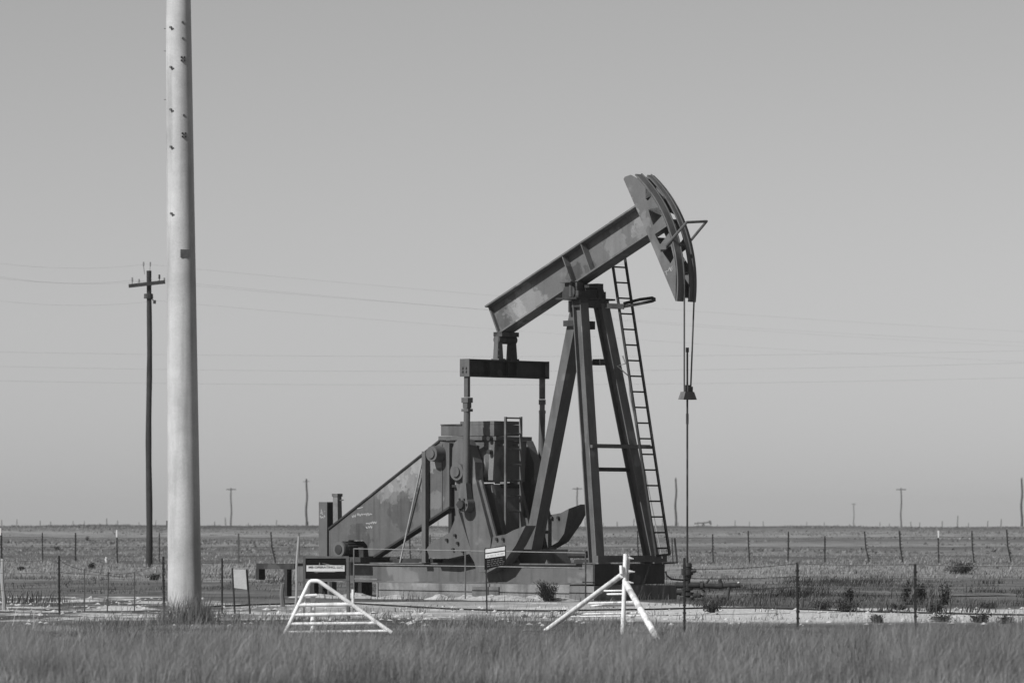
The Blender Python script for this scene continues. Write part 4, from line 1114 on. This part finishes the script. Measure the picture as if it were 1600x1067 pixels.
YR = 67.0
c = gbase(974, YR)
rw_ = empty('pipe_wing', c, 'white braced gate post of the cattle guard with two long slanting pipe legs', 'cattle guard wing')
pipes('post', [((977.5,865,YR),(972.5,1004,YR),.030),((981.5,866,YR+.06),(978.5,912,YR+.06),.030),((970.5,883,YR-.05),(971,896,YR-.05),.024)], YR, .04, rw_, c)
pipes('leg', [((971.5,898,YR-.03),(838,996,71.5),.036),((978.5,912,YR-.06),(1036,1013,63.5),.042)], YR, .04, rw_, c)
pipes('rail', [((944,922.8,YR+.3),(975,922.3,YR+.1),.011),((949,928,YR+.3),(975,927.6,YR+.1),.013),((920,942,69),(992,940,68),.012),((924,946,69),(996,945,67.5),.014),((896,959,69.6),(1003,957,67),.011),((893,963,69.6),(1008,961.5,66.8),.011)], YR, .012, rw_, c)
b = MB()
for x0_, y0_, x1_, y1_ in ((982,871.5,990,872.8),(982,892.5,992,893.2),(981,909.5,990,910.5)):
    b.tube(W(x0_,y0_,YR-.05) - c, W(x1_,y1_,YR-.05) - c, .022, .006, seg=8)
b.build('wire_spike', M['white'], rw_)

# ================================================================== bushes one can tell apart
shrub('bush', 857, 934, 97.4, 34, 32, 'dark spiky bush growing against the concrete footing', 'bush', .035, .10, None, 1.5, True)
shrub('bush', 1500, 893, 150, 44, 20, 'wide grey green bush alone in the pale grass at far right', 'bush', .06, .12, None, 1.2, False, 1.8)
rb_ = 'low dark bushes along the pale rock strip on the right'
for i, (px, py, w, h_, lb) in enumerate((
    (1282,953,46,14,'long low dark bush behind the pale strip, right of the first steel fence post'),
    (1322,956,44,22,'bushiest dark clump behind the pale strip between the two steel fence posts'),
    (1372,975,24,12,'small dark bush on the pale strip left of the second steel fence post'),
    (1404,953,20,9,'flat dark bush behind the strip just left of the second steel fence post'),
    (1457,957,34,16,'dark bush behind the strip just right of the second steel fence post'),
    (1470,973,34,15,'rounded bush on the pale strip right of the second steel fence post'),
    (1533,974,32,15,'dark bush on the pale strip towards the right edge'),
    (1571,976,34,12,'low dark bush at the right end of the pale strip'),
    (1545,951,34,10,'flat dark bush behind the strip near the right edge'),
    (1112,956,40,17,'ragged dark bush beside the wellhead foot'))):
    shrub('bush', px, py, groundY(py), w, h_, lb, 'bush', .03, .085, rb_, .9, False, 1.1)
for px, py, h_, lb in ((1416,945,38,'tall dark leafy weed left of the second steel fence post'),(1476,945,36,'tall dark leafy weed standing right of the second steel fence post'),(1441,938,26,'dark leafy weed tight behind the second steel fence post'),(1325,940,22,'dark leafy weed midway between the two steel fence posts')):
    shrub('weed', px, py, groundY(py), 18, h_, lb, 'weed', .022, .06, 'tall dark weeds right of the wellhead', .6, False, 1.5)
for px, py, w, h_, lb in ((143,890,12,9,'round dark tumbleweed left of the wooden pole'),(34,892,12,6,'small dark tumbleweed at far left, nearest the left edge'),(91,859,8,6,'tiny dark tumbleweed left of the first back fence post cluster'),(136,850,6,6,'tiniest dark tumbleweed high in the left field'),(240,907,16,10,'low dark tumbleweed under the wooden pole')):
    shrub('tumbleweed', px, py, groundY(py), w, h_, lb, 'tumbleweed', .03, .07, 'tumbleweeds in the left field', .8, False, 1.6)
for px, Y, w, h_, lb in ((745,72.5,90,34,'clump of darker grass and stems below the warning sign'),(314,74.2,60,66,'tangle of weeds against the right foot of the huge pale pole'),(284,74.3,120,62,'pale weeds in front of the foot of the huge pole'),(955,71.8,44,30,'dark leafy clump between the white gate post and its left leg'),(44,66,40,22,'dark tuft in the tall grass at far left'),(112,66,36,20,'dark tuft in the tall grass below the first left fence post'),(700,71.5,50,26,'thin dark clump of weeds left of the warning sign post')):
    c = gbase(px, Y); root = empty('weed_clump', c, lb, 'weeds', 'weed clumps along the edge of the tall grass')
    n_ = int(w*4.5); wd = w*Y/F/2; hh = h_*Y/F
    r_ = rng.normal(0, .45, (n_, 2)); fall = np.exp(-(r_**2).sum(1)*.8)
    base = np.stack([r_[:,0]*wd, r_[:,1]*wd*.7, np.full(n_, -.02)], 1)
    o = blades('blade_tuft', base, hh*rng.uniform(.45, 1.0, n_)*(.35+.65*fall), rng.uniform(.005,.011,n_), rng.uniform(.05,.6,n_), leaf_material('clump_%d' % px, .11, .30), None, None)
    del o['kind']; o.parent = root

# ------------------------------------------------------------------ thin heat haze over the range
hz = MB(); hz.box((-2300,-40,-3.5),(2300,3600,20))
m = bpy.data.materials.new('haze'); m.use_nodes = True; nt = m.node_tree; nt.nodes.clear()
out = nt.nodes.new('ShaderNodeOutputMaterial'); pv = nt.nodes.new('ShaderNodeVolumePrincipled')
pv.inputs['Color'].default_value = (.9,.9,.9,1); pv.inputs['Density'].default_value = .00016; pv.inputs['Anisotropy'].default_value = .2
nt.links.new(pv.outputs[0], out.inputs['Volume'])
ho = hz.build('haze', m); tag(ho, 'thin pale heat haze over the plain', 'haze', kind='stuff')
for o in bpy.data.objects:
    if o.type == 'MESH' and len(o.data.materials) == 0: print('no material', o.name)
